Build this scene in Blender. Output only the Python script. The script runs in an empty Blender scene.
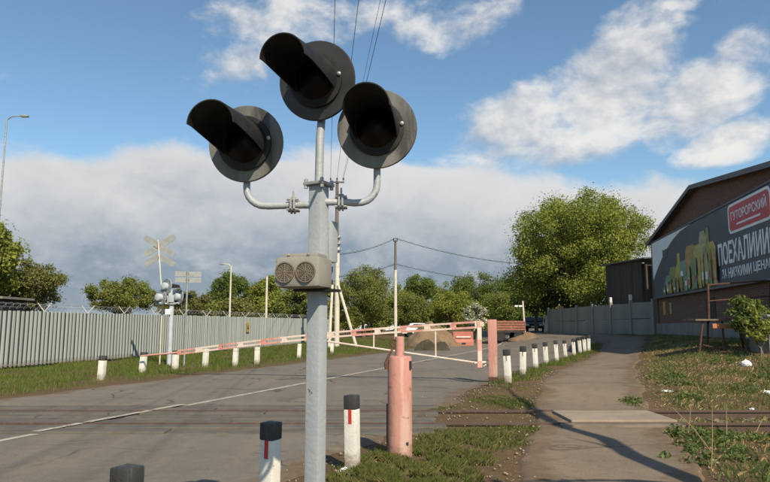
import bpy, bmesh, math, random
import numpy as np
from mathutils import Vector, Matrix, noise as mnoise

random.seed(7)
rng = np.random.default_rng(11)
scene = bpy.context.scene
COL = scene.collection
R = math.radians

# ------------------------------------------------------------------ camera
F, W0, H0 = 640.0, 770.0, 482.0
CAMH, PITCH = 1.6, math.atan(84 / 640.0)
cam_data = bpy.data.cameras.new('camera')
cam_data.sensor_width = 36.0
cam_data.lens = F / W0 * 36.0
cam_data.clip_end = 3000
cam = bpy.data.objects.new('camera', cam_data)
COL.objects.link(cam)
cam.location = (0, 0, CAMH)
cam.rotation_euler = (math.pi / 2 + PITCH, 0, 0)
scene.camera = cam

# ------------------------------------------------------------------ light
SUN_EL, SUN_AZ = R(42), R(155)            # azimuth clockwise from +Y: from the right, a little behind
SUNDIR = Vector((math.sin(SUN_AZ) * math.cos(SUN_EL), math.cos(SUN_AZ) * math.cos(SUN_EL), math.sin(SUN_EL)))
sd = bpy.data.lights.new('sun', 'SUN')
sd.energy = 5.0
sd.angle = R(0.55)
sd.color = (1.0, 0.87, 0.66)
sun = bpy.data.objects.new('sun', sd)
COL.objects.link(sun)
sun.rotation_euler = SUNDIR.to_track_quat('Z', 'Y').to_euler()
sun.location = (30, -10, 40)

world = bpy.data.worlds.new('World')
scene.world = world
world.use_nodes = True
scene.view_settings.view_transform = 'Standard'
scene.view_settings.look = 'None'
scene.view_settings.gamma = 1.0
scene.view_settings.exposure = 0.4


class NG:
    """small helper for node graphs"""
    def __init__(self, tree):
        self.t = tree
        self.n = tree.nodes
        self.l = tree.links

    def new(self, typ, **kw):
        nd = self.n.new(typ)
        for k, v in kw.items():
            setattr(nd, k, v)
        return nd

    def put(self, sock, v):
        if isinstance(v, bpy.types.NodeSocket):
            self.l.new(v, sock)
        elif v is not None:
            sock.default_value = v

    def math(self, op, a, b=None, c=None, clamp=False):
        nd = self.new('ShaderNodeMath', operation=op, use_clamp=clamp)
        self.put(nd.inputs[0], a)
        if b is not None:
            self.put(nd.inputs[1], b)
        if c is not None:
            self.put(nd.inputs[2], c)
        return nd.outputs[0]

    def mix(self, fac, a, b, blend='MIX'):
        nd = self.new('ShaderNodeMix', data_type='RGBA', blend_type=blend)
        self.put(nd.inputs[0], fac)
        self.put(nd.inputs[6], a)
        self.put(nd.inputs[7], b)
        return nd.outputs[2]

    def smooth(self, v, lo, hi):
        nd = self.new('ShaderNodeMapRange', interpolation_type='SMOOTHSTEP')
        self.put(nd.inputs[0], v)
        nd.inputs[1].default_value = lo
        nd.inputs[2].default_value = hi
        return nd.outputs[0]

    def noise(self, vec, scale, detail=4, rough=0.55, dist=0.0):
        nd = self.new('ShaderNodeTexNoise')
        self.put(nd.inputs['Vector'], vec)
        nd.inputs['Scale'].default_value = scale
        nd.inputs['Detail'].default_value = detail
        nd.inputs['Roughness'].default_value = rough
        nd.inputs['Distortion'].default_value = dist
        return nd.outputs[0]


def c4(c):
    return (c[0], c[1], c[2], 1.0)


def build_sky():
    g = NG(world.node_tree)
    g.n.clear()
    out = g.new('ShaderNodeOutputWorld')
    bg = g.new('ShaderNodeBackground')
    STR = 0.08
    bg.inputs[1].default_value = STR
    g.l.new(bg.outputs[0], out.inputs[0])
    sky = g.new('ShaderNodeTexSky', sky_type='NISHITA')
    sky.sun_disc = False
    sky.sun_elevation = SUN_EL
    sky.sun_rotation = SUN_AZ
    sky.air_density = 1.0
    sky.dust_density = 0.6
    sky.ozone_density = 2.2
    tc = g.new('ShaderNodeTexCoord')
    sep = g.new('ShaderNodeSeparateXYZ')
    g.l.new(tc.outputs['Generated'], sep.inputs[0])
    az = g.math('ARCTAN2', sep.outputs[0], sep.outputs[1])
    el = g.math('ARCSINE', sep.outputs[2])
    comb = g.new('ShaderNodeCombineXYZ')
    g.l.new(az, comb.inputs[0])
    g.l.new(g.math('MULTIPLY', el, 1.5), comb.inputs[1])
    comb.inputs[2].default_value = 3.7
    q = comb.outputs[0]
    n_big = g.noise(q, 4.5, 7, 0.56, 0.25)
    n_fine = g.noise(q, 13.0, 7, 0.6, 0.2)
    # shifted copy towards the sun side: relief inside the clouds
    sh = g.new('ShaderNodeVectorMath', operation='ADD')
    g.l.new(q, sh.inputs[0])
    sh.inputs[1].default_value = (0.030, 0.045, 0)
    sh2 = g.new('ShaderNodeVectorMath', operation='ADD')
    g.l.new(q, sh2.inputs[0])
    sh2.inputs[1].default_value = (0.010, 0.017, 0)
    n_big2 = g.noise(sh.outputs[0], 4.5, 7, 0.56, 0.25)
    n_fine2 = g.noise(sh2.outputs[0], 13.0, 7, 0.6, 0.2)
    nmix = g.math('ADD', g.math('MULTIPLY', n_big, 0.58), g.math('MULTIPLY', n_fine, 0.42))
    relief = g.math('MULTIPLY', g.math('ADD', g.math('MULTIPLY', g.math('SUBTRACT', n_big, n_big2), 1.0), g.math('MULTIPLY', g.math('SUBTRACT', n_fine, n_fine2), .55)), 3.2)

    def pix(px, py):
        u, v = (px - 385) / F, (241 - py) / F
        cp, sp = math.cos(PITCH), math.sin(PITCH)
        d = Vector((u, cp - sp * v, sp + cp * v)).normalized()
        return math.atan2(d.x, d.y), math.asin(d.z)

    def blob(px, py, rx, ry, tilt=0.0, amp=1.0):
        a0, e0 = pix(px, py)
        a1, _ = pix(px + rx, py)
        _, e1 = pix(px, py - ry)
        ra, re = abs(a1 - a0), abs(e1 - e0)
        da, de = g.math('SUBTRACT', az, a0), g.math('SUBTRACT', el, e0)
        ct, st = math.cos(tilt), math.sin(tilt)
        ua = g.math('ADD', g.math('MULTIPLY', da, ct / ra), g.math('MULTIPLY', de, st / ra))
        ue = g.math('ADD', g.math('MULTIPLY', da, -st / re), g.math('MULTIPLY', de, ct / re))
        d2 = g.math('ADD', g.math('MULTIPLY', ua, ua), g.math('MULTIPLY', ue, ue))
        return g.math('MULTIPLY', g.math('MAXIMUM', g.math('SUBTRACT', 1.0, d2), -2.0), amp)

    blobs = [(508, 125, 88, 44, 0.30, 1.45), (612, 88, 95, 68, 0.5, 1.6), (560, 145, 68, 32, 0.0, 1.3),
             (690, 98, 80, 50, 0.3, 1.3), (735, 138, 70, 22, 0.2, 1.1), (640, 30, 60, 34, 0.2, .62),
             (735, 70, 50, 50, 0, .62), (235, 68, 62, 30, 0.15, .75), (290, 20, 120, 28, 0.1, .7),
             (450, 20, 60, 30, 0.1, .48), (690, 2, 60, 12, 0, .6), (438, 165, 42, 12, 0.1, .6), (860, 60, 80, 60, .2, .8),
             (-90, 50, 90, 40, .1, .6)]
    dens = None
    for b in blobs:
        v = blob(*b)
        dens = v if dens is None else g.math('MAXIMUM', dens, v)
    dens = g.math('MAXIMUM', dens, -0.9)
    puff = g.math('ADD', dens, g.math('MULTIPLY', g.math('SUBTRACT', nmix, 0.50), 5.8))
    puff_m = g.smooth(puff, -0.1, 0.95)
    # broken cloud elsewhere on the dome
    sc = g.math('MULTIPLY', g.smooth(g.math('ABSOLUTE', az), 0.62, 0.95), g.smooth(nmix, 0.52, 0.64))
    puff_m = g.math('MAXIMUM', puff_m, g.math('MULTIPLY', sc, 0.8))
    # cloud bank along the horizon
    a_n = g.noise(q, 7.0, 6, 0.6, 0.3)
    topel = g.math('MULTIPLY', g.math('COSINE', az), g.math('SUBTRACT', 0.281, g.math('MULTIPLY', g.smooth(az, -.08, .30), 0.050)))
    edge = g.math('ADD', g.math('SUBTRACT', topel, el), g.math('MULTIPLY', g.math('SUBTRACT', a_n, 0.5), 0.085))
    bank_m = g.smooth(edge, -0.003, 0.022)
    # colours of the bank: bright crest, blue grey belly
    depth = g.math('ADD', edge, g.math('MULTIPLY', g.math('SUBTRACT', nmix, 0.5), 0.30))
    rmp = g.new('ShaderNodeValToRGB')
    g.l.new(g.math('MULTIPLY', depth, 3.7), rmp.inputs[0])
    cr = rmp.color_ramp
    cr.elements[0].position = 0.0
    cr.elements[0].color = (.74, .735, .73, 1)
    cr.elements[1].position = 1.0
    cr.elements[1].color = (.38, .44, .51, 1)
    for p, c in ((.22, (.66, .66, .665, 1)), (.44, (.46, .485, .525, 1)), (.64, (.25, .305, .38, 1)), (.82, (.26, .32, .395, 1))):
        e = cr.elements.new(p)
        e.color = c
    K = 1.0 / (STR * 2 ** .4)
    bank_c = g.mix(g.math('MULTIPLY', g.math('ADD', relief, 0.0, clamp=True), 0.75), rmp.outputs[0], (.74, .735, .73, 1))
    thick = g.smooth(puff, 0.1, 2.0)
    puff_c = g.mix(g.math('ADD', g.math('MULTIPLY', relief, 1.1), 0.62, clamp=True), (.44, .48, .54, 1), (.88, .86, .82, 1))
    scl = g.new('ShaderNodeVectorMath', operation='SCALE')
    g.l.new(bank_c, scl.inputs[0])
    scl.inputs['Scale'].default_value = K
    scl2 = g.new('ShaderNodeVectorMath', operation='SCALE')
    g.l.new(puff_c, scl2.inputs[0])
    scl2.inputs['Scale'].default_value = K
    tint = g.mix(1.0, sky.outputs[0], (1.20, 1.38, 1.34, 1), 'MULTIPLY')
    c = g.mix(g.math('MULTIPLY', puff_m, g.math('ADD', 0.72, g.math('MULTIPLY', thick, 0.26))), tint, scl2.outputs[0])
    c = g.mix(g.math('MULTIPLY', bank_m, 0.95), c, scl.outputs[0])
    g.l.new(c, bg.inputs[0])


build_sky()

# ------------------------------------------------------------------ pixel helpers, heights
def ray(px, py):
    u, v = (px - 385) / F, (241 - py) / F
    cp, sp = math.cos(PITCH), math.sin(PITCH)
    return Vector((u, cp - sp * v, sp + cp * v))


def P(px, py, Y):
    d = ray(px, py)
    return Vector((0, 0, CAMH)) + d * (Y / d.y)


def sst(a, b, x):
    t = np.clip((np.asarray(x, float) - a) / (b - a), 0, 1)
    return t * t * (3 - 2 * t)


def road_c(y):
    return -5.35 + 0.352 * (np.asarray(y, float) - 8.9)


def road_right(y):
    return road_c(y) + 5.1 + 1.6 * sst(16, 38, y)


PATH_L = ([-6, 3, 6.5, 9.8, 13.6, 18, 23, 30, 36, 44], [-.9, .35, 1.17, 2.2, 3.1, 4.5, 6.6, 9.9, 12.2, 13.2])
PATH_R = ([-6, 3, 6.5, 10.8, 14.6, 20, 24, 30, 36, 44], [1.5, 2.4, 3.15, 4.65, 5.75, 7.7, 9.4, 12.1, 14.6, 14.6])


def path_l(y):
    return np.interp(y, *PATH_L)


def path_r(y):
    return np.interp(y, *PATH_R)


def wall_x(y):
    y = np.asarray(y, float)
    return np.where(y < 38, 16.1 + .17 * (y - 38), 16.1 - .2 * (y - 38))


def fence_x(y):
    return -13.7 + .244 * (np.asarray(y, float) - 22.75)


def gz(x, y):
    """height of the land"""
    x = np.asarray(x, float)
    y = np.asarray(y, float)
    u = x - road_right(y)
    z = .2 * sst(-.6, 1.0, u) * sst(12.6, 16, y)
    z = z + .8 * sst(-6.5, -.5, x - wall_x(y)) * sst(13, 24, y)
    z = z + .45 * sst(38, 75, y) * (1 - sst(-6.5, -.5, x - wall_x(y)) * .5)
    z = z - .10 * sst(4.75, 5.3, x) * sst(9.2, 9.9, y) * (1 - sst(12.6, 13.3, y))
    # verges are a little lumpy
    off = np.maximum(sst(.1, .8, u) * (1 - sst(path_l(y) - .6, path_l(y) - .1, x)), sst(.15, .9, x - path_r(y)))
    off = np.maximum(off, sst(.3, 1.5, road_c(y) - 5.0 - x))
    off = off * (1 - sst(60, 90, y)) * (1 - sst(8.8, 9.8, y) * (1 - sst(12.6, 13.2, y)))
    z = z + off * (.035 * np.sin(x * 1.9 + 1.3 * np.sin(y * .8)) * np.sin(y * 1.5 + .7 * np.sin(x * 1.1)) + .02)
    return z


def gzf(x, y):
    return float(gz(x, y))


def G(px, py):
    """where the ray through a pixel meets the land"""
    d = ray(px, py)
    t, o = 2.0, Vector((0, 0, CAMH))
    while t < 400:
        p = o + d * t
        if p.z <= gzf(p.x, p.y):
            break
        t += 0.03
    return Vector((p.x, p.y, gzf(p.x, p.y)))


# ------------------------------------------------------------------ mesh builder
class MB:
    def __init__(self):
        self.v, self.f = [], []

    def add(self, vs, fs):
        o = len(self.v)
        self.v += [tuple(p) for p in vs]
        self.f += [tuple(i + o for i in f) for f in fs]
        return self

    def box(self, c, s, rot=None, bevel=0.0):
        bm = bmesh.new()
        bmesh.ops.create_cube(bm, size=1.0)
        for v in bm.verts:
            v.co = Vector((v.co.x * s[0], v.co.y * s[1], v.co.z * s[2]))
        if bevel:
            bmesh.ops.bevel(bm, geom=list(bm.edges), offset=bevel, segments=2, affect='EDGES', profile=.6)
        m = Matrix.Translation(c) @ (rot.to_4x4() if rot else Matrix())
        bm.verts.index_update()
        self.add([m @ v.co for v in bm.verts], [[v.index for v in f.verts] for f in bm.faces])
        bm.free()
        return self

    def tube(self, pts, rad, n=10, cap=True):
        pts = [Vector(p) for p in pts]
        if not isinstance(rad, (list, tuple)):
            rad = [rad] * len(pts)
        vs, fs = [], []
        t0 = (pts[1] - pts[0]).normalized()
        ref = Vector((0, 0, 1)) if abs(t0.z) < .9 else Vector((1, 0, 0))
        a = t0.cross(ref).normalized()
        for i, p in enumerate(pts):
            t = (pts[min(i + 1, len(pts) - 1)] - pts[max(i - 1, 0)]).normalized()
            a = (a - t * a.dot(t)).normalized()
            b = t.cross(a)
            for k in range(n):
                w = 2 * math.pi * k / n
                vs.append(p + (a * math.cos(w) + b * math.sin(w)) * rad[i])
        for i in range(len(pts) - 1):
            for k in range(n):
                k2 = (k + 1) % n
                fs.append((i * n + k, i * n + k2, (i + 1) * n + k2, (i + 1) * n + k))
        if cap:
            fs.append(tuple(range(n))[::-1])
            fs.append(tuple((len(pts) - 1) * n + k for k in range(n)))
        return self.add(vs, fs)

    def lathe(self, prof, n=24, m=None):
        """profile of (radius, height) round local Z"""
        m = m or Matrix()
        vs, fs = [], []
        for r, z in prof:
            for k in range(n):
                w = 2 * math.pi * k / n
                vs.append(m @ Vector((r * math.cos(w), r * math.sin(w), z)))
        for i in range(len(prof) - 1):
            for k in range(n):
                k2 = (k + 1) % n
                fs.append((i * n + k, i * n + k2, (i + 1) * n + k2, (i + 1) * n + k))
        if prof[0][0] > 1e-4:
            fs.append(tuple(range(n))[::-1])
        if prof[-1][0] > 1e-4:
            fs.append(tuple((len(prof) - 1) * n + k for k in range(n)))
        return self.add(vs, fs)

    def prism(self, poly, d0, d1, m=None):
        """polygon in local XZ, extruded along Y from d0 to d1"""
        m = m or Matrix()
        n = len(poly)
        vs = [m @ Vector((x, d0, z)) for x, z in poly] + [m @ Vector((x, d1, z)) for x, z in poly]
        fs = [tuple(range(n)), tuple(range(2 * n - 1, n - 1, -1))]
        fs += [(i, i + n, (i + 1) % n + n, (i + 1) % n) for i in range(n)]
        return self.add(vs, fs)

    def build(self, name, mat, parent=None, smooth=False, flat_angle=40):
        me = bpy.data.meshes.new(name)
        me.from_pydata(self.v, [], self.f)
        bm = bmesh.new()
        bm.from_mesh(me)
        bmesh.ops.recalc_face_normals(bm, faces=bm.faces)
        bm.to_mesh(me)
        bm.free()
        return link(name, me, mat, parent, smooth, flat_angle)


def link(name, me, mat, parent=None, smooth=False, flat_angle=40):
    o = bpy.data.objects.new(name, me)
    COL.objects.link(o)
    if mat:
        me.materials.append(mat)
    if smooth:
        me.polygons.foreach_set('use_smooth', [True] * len(me.polygons))
        me.set_sharp_from_angle(angle=R(flat_angle))
    if parent:
        o.parent = parent
    return o


def np_mesh(name, verts, faces):
    """verts (N,3), faces (M,k) all with k corners"""
    me = bpy.data.meshes.new(name)
    k = faces.shape[1]
    me.vertices.add(len(verts))
    me.vertices.foreach_set('co', np.ascontiguousarray(verts, dtype=np.float32).ravel())
    me.loops.add(faces.size)
    me.loops.foreach_set('vertex_index', np.ascontiguousarray(faces, dtype=np.int32).ravel())
    me.polygons.add(len(faces))
    me.polygons.foreach_set('loop_start', np.arange(0, faces.size, k, dtype=np.int32))
    me.polygons.foreach_set('loop_total', np.full(len(faces), k, dtype=np.int32))
    me.update(calc_edges=True)
    me.validate()
    return me


def tag(o, label=None, cat=None, group=None, kind=None):
    if label:
        o['label'] = label
    if cat:
        o['category'] = cat
    if group:
        o['group'] = group
    if kind:
        o['kind'] = kind
    return o


def thing(name, loc, label, cat, rz=0, group=None):
    e = bpy.data.objects.new(name, None)
    COL.objects.link(e)
    e.location = loc
    e.rotation_euler = (0, 0, rz)
    e.empty_display_size = .2
    return tag(e, label, cat, group)


def dup(root, loc, rz, label):
    r = root.copy()
    COL.objects.link(r)
    r.location = loc
    r.rotation_euler = (0, 0, rz)
    r['label'] = label
    for ch in list(root.children):
        c = ch.copy()
        COL.objects.link(c)
        c.parent = r
        for g in list(ch.children):
            d = g.copy()
            COL.objects.link(d)
            d.parent = c
    return r


# ------------------------------------------------------------------ materials
def mat(name, base, rough=.8, metal=0.0, var=None, vscale=3.0, vamt=.5, dirt=None, dscale=1.2, dlo=.55, dhi=.7,
        bump=0.0, bscale=40.0, streak=False, spec=.5, coords='Object', dirt2=None, d2scale=9.0, d2lo=.6, d2hi=.66, mud=None, orand=0.0):
    m = bpy.data.materials.new(name)
    m.use_nodes = True
    g = NG(m.node_tree)
    bs = g.n['Principled BSDF']
    bs.inputs['Roughness'].default_value = rough
    bs.inputs['Metallic'].default_value = metal
    bs.inputs['Specular IOR Level'].default_value = spec
    tc = g.new('ShaderNodeTexCoord')
    vec = tc.outputs[coords]
    if streak:
        mp = g.new('ShaderNodeMapping')
        mp.inputs['Scale'].default_value = (1, 1, .12)
        g.l.new(vec, mp.inputs[0])
        svec = mp.outputs[0]
    else:
        svec = vec
    c = c4(base)
    if var:
        f = g.smooth(g.noise(svec, vscale, 6, .6), .5 - .3 * vamt, .5 + .3 * vamt)
        c = g.mix(f, c4(base), c4(var))
    if dirt:
        f = g.smooth(g.noise(svec, dscale, 7, .62, .3), dlo, dhi)
        c = g.mix(f, c, c4(dirt))
    if dirt2:
        f = g.smooth(g.noise(vec, d2scale, 5, .6, .2), d2lo, d2hi)
        c = g.mix(f, c, c4(dirt2))
    if orand:
        oi = g.new('ShaderNodeObjectInfo')
        c = g.mix(g.math('MULTIPLY', oi.outputs['Random'], orand), c, c4([q * .62 for q in base]))
    if mud:                                   # splashed earth round the foot
        sp3 = g.new('ShaderNodeSeparateXYZ')
        g.l.new(vec, sp3.inputs[0])
        lv = g.math('ADD', sp3.outputs[2], g.math('MULTIPLY', g.math('SUBTRACT', g.noise(vec, 9, 5, .65), .5), .5))
        c = g.mix(g.math('MULTIPLY', g.smooth(lv, .22, .0), .85), c, c4(mud))
    g.put(bs.inputs['Base Color'], c)
    if bump:
        b = g.new('ShaderNodeBump')
        b.inputs['Strength'].default_value = bump
        b.inputs['Distance'].default_value = .02
        g.l.new(g.noise(vec, bscale, 5, .6), b.inputs['Height'])
        g.l.new(b.outputs[0], bs.inputs['Normal'])
    return m


def leaf_mat(name, c1, c2, trans=.35):
    m = bpy.data.materials.new(name)
    m.use_nodes = True
    g = NG(m.node_tree)
    g.n.clear()
    out = g.new('ShaderNodeOutputMaterial')
    geo = g.new('ShaderNodeNewGeometry')
    tc = g.new('ShaderNodeTexCoord')
    n = g.noise(tc.outputs['Object'], .55, 3, .5)
    f = g.math('ADD', g.math('MULTIPLY', geo.outputs['Random Per Island'], .7), g.math('MULTIPLY', g.math('SUBTRACT', n, .35), .9), clamp=True)
    c = g.mix(f, c4(c1), c4(c2))
    d = g.new('ShaderNodeBsdfPrincipled')
    d.inputs['Roughness'].default_value = .6
    d.inputs['Specular IOR Level'].default_value = .25
    t = g.new('ShaderNodeBsdfTranslucent')
    g.l.new(c, d.inputs['Base Color'])
    g.l.new(g.mix(.5, c, (.25, .32, .05, 1)), t.inputs[0])
    mx = g.new('ShaderNodeMixShader')
    mx.inputs[0].default_value = trans
    g.l.new(d.outputs[0], mx.inputs[1])
    g.l.new(t.outputs[0], mx.inputs[2])
    g.l.new(mx.outputs[0], out.inputs[0])
    return m


def ground_mat():
    m = bpy.data.materials.new('earth')
    m.use_nodes = True
    g = NG(m.node_tree)
    bs = g.n['Principled BSDF']
    bs.inputs['Roughness'].default_value = .95
    bs.inputs['Specular IOR Level'].default_value = .15
    v = g.new('ShaderNodeTexCoord').outputs['Object']
    c = g.mix(g.smooth(g.noise(v, .9, 6, .6), .35, .65), (.125, .080, .045, 1), (.095, .066, .040, 1))
    c = g.mix(g.smooth(g.noise(v, 2.6, 6, .65), .5, .66), c, (.085, .078, .028, 1))
    c = g.mix(g.smooth(g.noise(v, 14, 5, .6), .58, .68), c, (.17, .118, .068, 1))
    c = g.mix(g.smooth(g.noise(v, 45, 3, .6), .56, .7), c, (.05, .035, .022, 1))
    g.l.new(c, bs.inputs['Base Color'])
    b = g.new('ShaderNodeBump')
    b.inputs['Strength'].default_value = .8
    b.inputs['Distance'].default_value = .05
    g.l.new(g.math('ADD', g.noise(v, 9, 6, .7), g.math('MULTIPLY', g.noise(v, 50, 4, .6), .35)), b.inputs['Height'])
    g.l.new(b.outputs[0], bs.inputs['Normal'])
    return m


def asphalt_mat(name, a, b_, dust, crack=.6, dustamt=(.48, .7)):
    m = bpy.data.materials.new(name)
    m.use_nodes = True
    g = NG(m.node_tree)
    bs = g.n['Principled BSDF']
    bs.inputs['Roughness'].default_value = .85
    bs.inputs['Specular IOR Level'].default_value = .3
    v = g.new('ShaderNodeTexCoord').outputs['Object']
    c = g.mix(g.smooth(g.noise(v, .35, 5, .6), .35, .65), c4(a), c4(b_))
    # worn bands along the traffic, turned to run with the road
    mp = g.new('ShaderNodeMapping')
    mp.inputs['Rotation'].default_value = (0, 0, math.atan(.352))
    mp.inputs['Scale'].default_value = (1, .07, 1)
    g.l.new(v, mp.inputs[0])
    c = g.mix(g.math('MULTIPLY', g.smooth(g.noise(mp.outputs[0], 1.3, 5, .6), .45, .7), .6), c, c4(dust))
    c = g.mix(g.math('MULTIPLY', g.smooth(g.noise(v, 1.1, 7, .65), *dustamt), .6), c, c4(dust))
    # speckle of stone
    sp = g.noise(v, 85, 2, .5)
    c = g.mix(g.math('MULTIPLY', g.smooth(g.noise(v, 7, 6, .7), .5, .72), .35), c, (.21, .185, .15, 1))
    c = g.mix(g.math('MULTIPLY', g.smooth(g.noise(v, 5, 6, .7, .4), .46, .28), .5), c, (.06, .053, .045, 1))
    c = g.mix(g.math('MULTIPLY', g.smooth(sp, .55, .72), .55), c, (.24, .20, .155, 1))
    c = g.mix(g.math('MULTIPLY', g.smooth(sp, .45, .3), .6), c, (.035, .031, .027, 1))
    # repair stains
    c = g.mix(g.math('MULTIPLY', g.smooth(g.noise(v, .7, 3, .5, .6), .64, .68), .4), c, (.045, .040, .035, 1))
    # cracks
    wv = g.new('ShaderNodeVectorMath', operation='ADD')
    nz = g.new('ShaderNodeTexNoise')
    nz.inputs['Scale'].default_value = 1.5
    nz.inputs['Detail'].default_value = 4
    g.l.new(v, nz.inputs['Vector'])
    sc_ = g.new('ShaderNodeVectorMath', operation='SCALE')
    g.l.new(nz.outputs['Color'], sc_.inputs[0])
    sc_.inputs['Scale'].default_value = .9
    g.l.new(v, wv.inputs[0])
    g.l.new(sc_.outputs[0], wv.inputs[1])
    vo = g.new('ShaderNodeTexVoronoi', feature='DISTANCE_TO_EDGE')
    vo.inputs['Scale'].default_value = .42
    g.l.new(wv.outputs[0], vo.inputs['Vector'])
    ck = g.math('MULTIPLY', g.smooth(vo.outputs[0], .018, .003), g.smooth(g.noise(v, .5, 2, .5), .45, .6))
    c = g.mix(g.math('MULTIPLY', ck, crack), c, (.03, .026, .022, 1))
    # earth trodden and washed over the margins
    at = g.new('ShaderNodeAttribute')
    at.attribute_name = 'edge'
    ef = g.math('ADD', at.outputs['Fac'], g.math('MULTIPLY', g.math('SUBTRACT', g.noise(v, 2.2, 6, .65), .5), 1.5))
    earth = g.mix(g.smooth(g.noise(v, 9, 5, .6), .4, .62), (.135, .090, .053, 1), (.10, .072, .045, 1))
    c = g.mix(g.math('MULTIPLY', g.smooth(ef, .55, .12), .9), c, earth)
    g.l.new(c, bs.inputs['Base Color'])
    b = g.new('ShaderNodeBump')
    b.inputs['Strength'].default_value = .5
    b.inputs['Distance'].default_value = .012
    g.l.new(g.math('SUBTRACT', g.math('ADD', g.noise(v, 70, 3, .6), g.math('MULTIPLY', g.noise(v, 3, 4, .6), .6)), ck), b.inputs['Height'])
    g.l.new(b.outputs[0], bs.inputs['Normal'])
    return m


def brick_mat():
    m = bpy.data.materials.new('red_brick')
    m.use_nodes = True
    g = NG(m.node_tree)
    bs = g.n['Principled BSDF']
    bs.inputs['Roughness'].default_value = .9
    tc = g.new('ShaderNodeTexCoord')
    sep = g.new('ShaderNodeSeparateXYZ')
    g.l.new(tc.outputs['Object'], sep.inputs[0])
    cb = g.new('ShaderNodeCombineXYZ')
    g.l.new(g.math('ADD', sep.outputs[0], sep.outputs[1]), cb.inputs[0])
    g.l.new(sep.outputs[2], cb.inputs[1])
    br = g.new('ShaderNodeTexBrick')
    g.l.new(cb.outputs[0], br.inputs['Vector'])
    br.inputs['Color1'].default_value = (.12, .045, .026, 1)
    br.inputs['Color2'].default_value = (.19, .075, .042, 1)
    br.inputs['Mortar'].default_value = (.15, .125, .10, 1)
    br.inputs['Scale'].default_value = 1.0
    br.inputs['Mortar Size'].default_value = .012
    br.inputs['Brick Width'].default_value = .26
    br.inputs['Row Height'].default_value = .078
    br.inputs['Bias'].default_value = -.2
    c = g.mix(g.math('MULTIPLY', g.smooth(g.noise(cb.outputs[0], .8, 6, .65), .5, .7), .6), br.outputs[0], (.13, .075, .055, 1))
    c = g.mix(g.math('MULTIPLY', g.smooth(g.noise(cb.outputs[0], 3.1, 5, .6), .6, .7), .5), c, (.22, .17, .13, 1))
    g.l.new(c, bs.inputs['Base Color'])
    b = g.new('ShaderNodeBump')
    b.inputs['Strength'].default_value = .6
    b.inputs['Distance'].default_value = .01
    g.l.new(g.math('MULTIPLY', br.outputs[1], -1), b.inputs['Height'])
    g.l.new(b.outputs[0], bs.inputs['Normal'])
    return m


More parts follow.
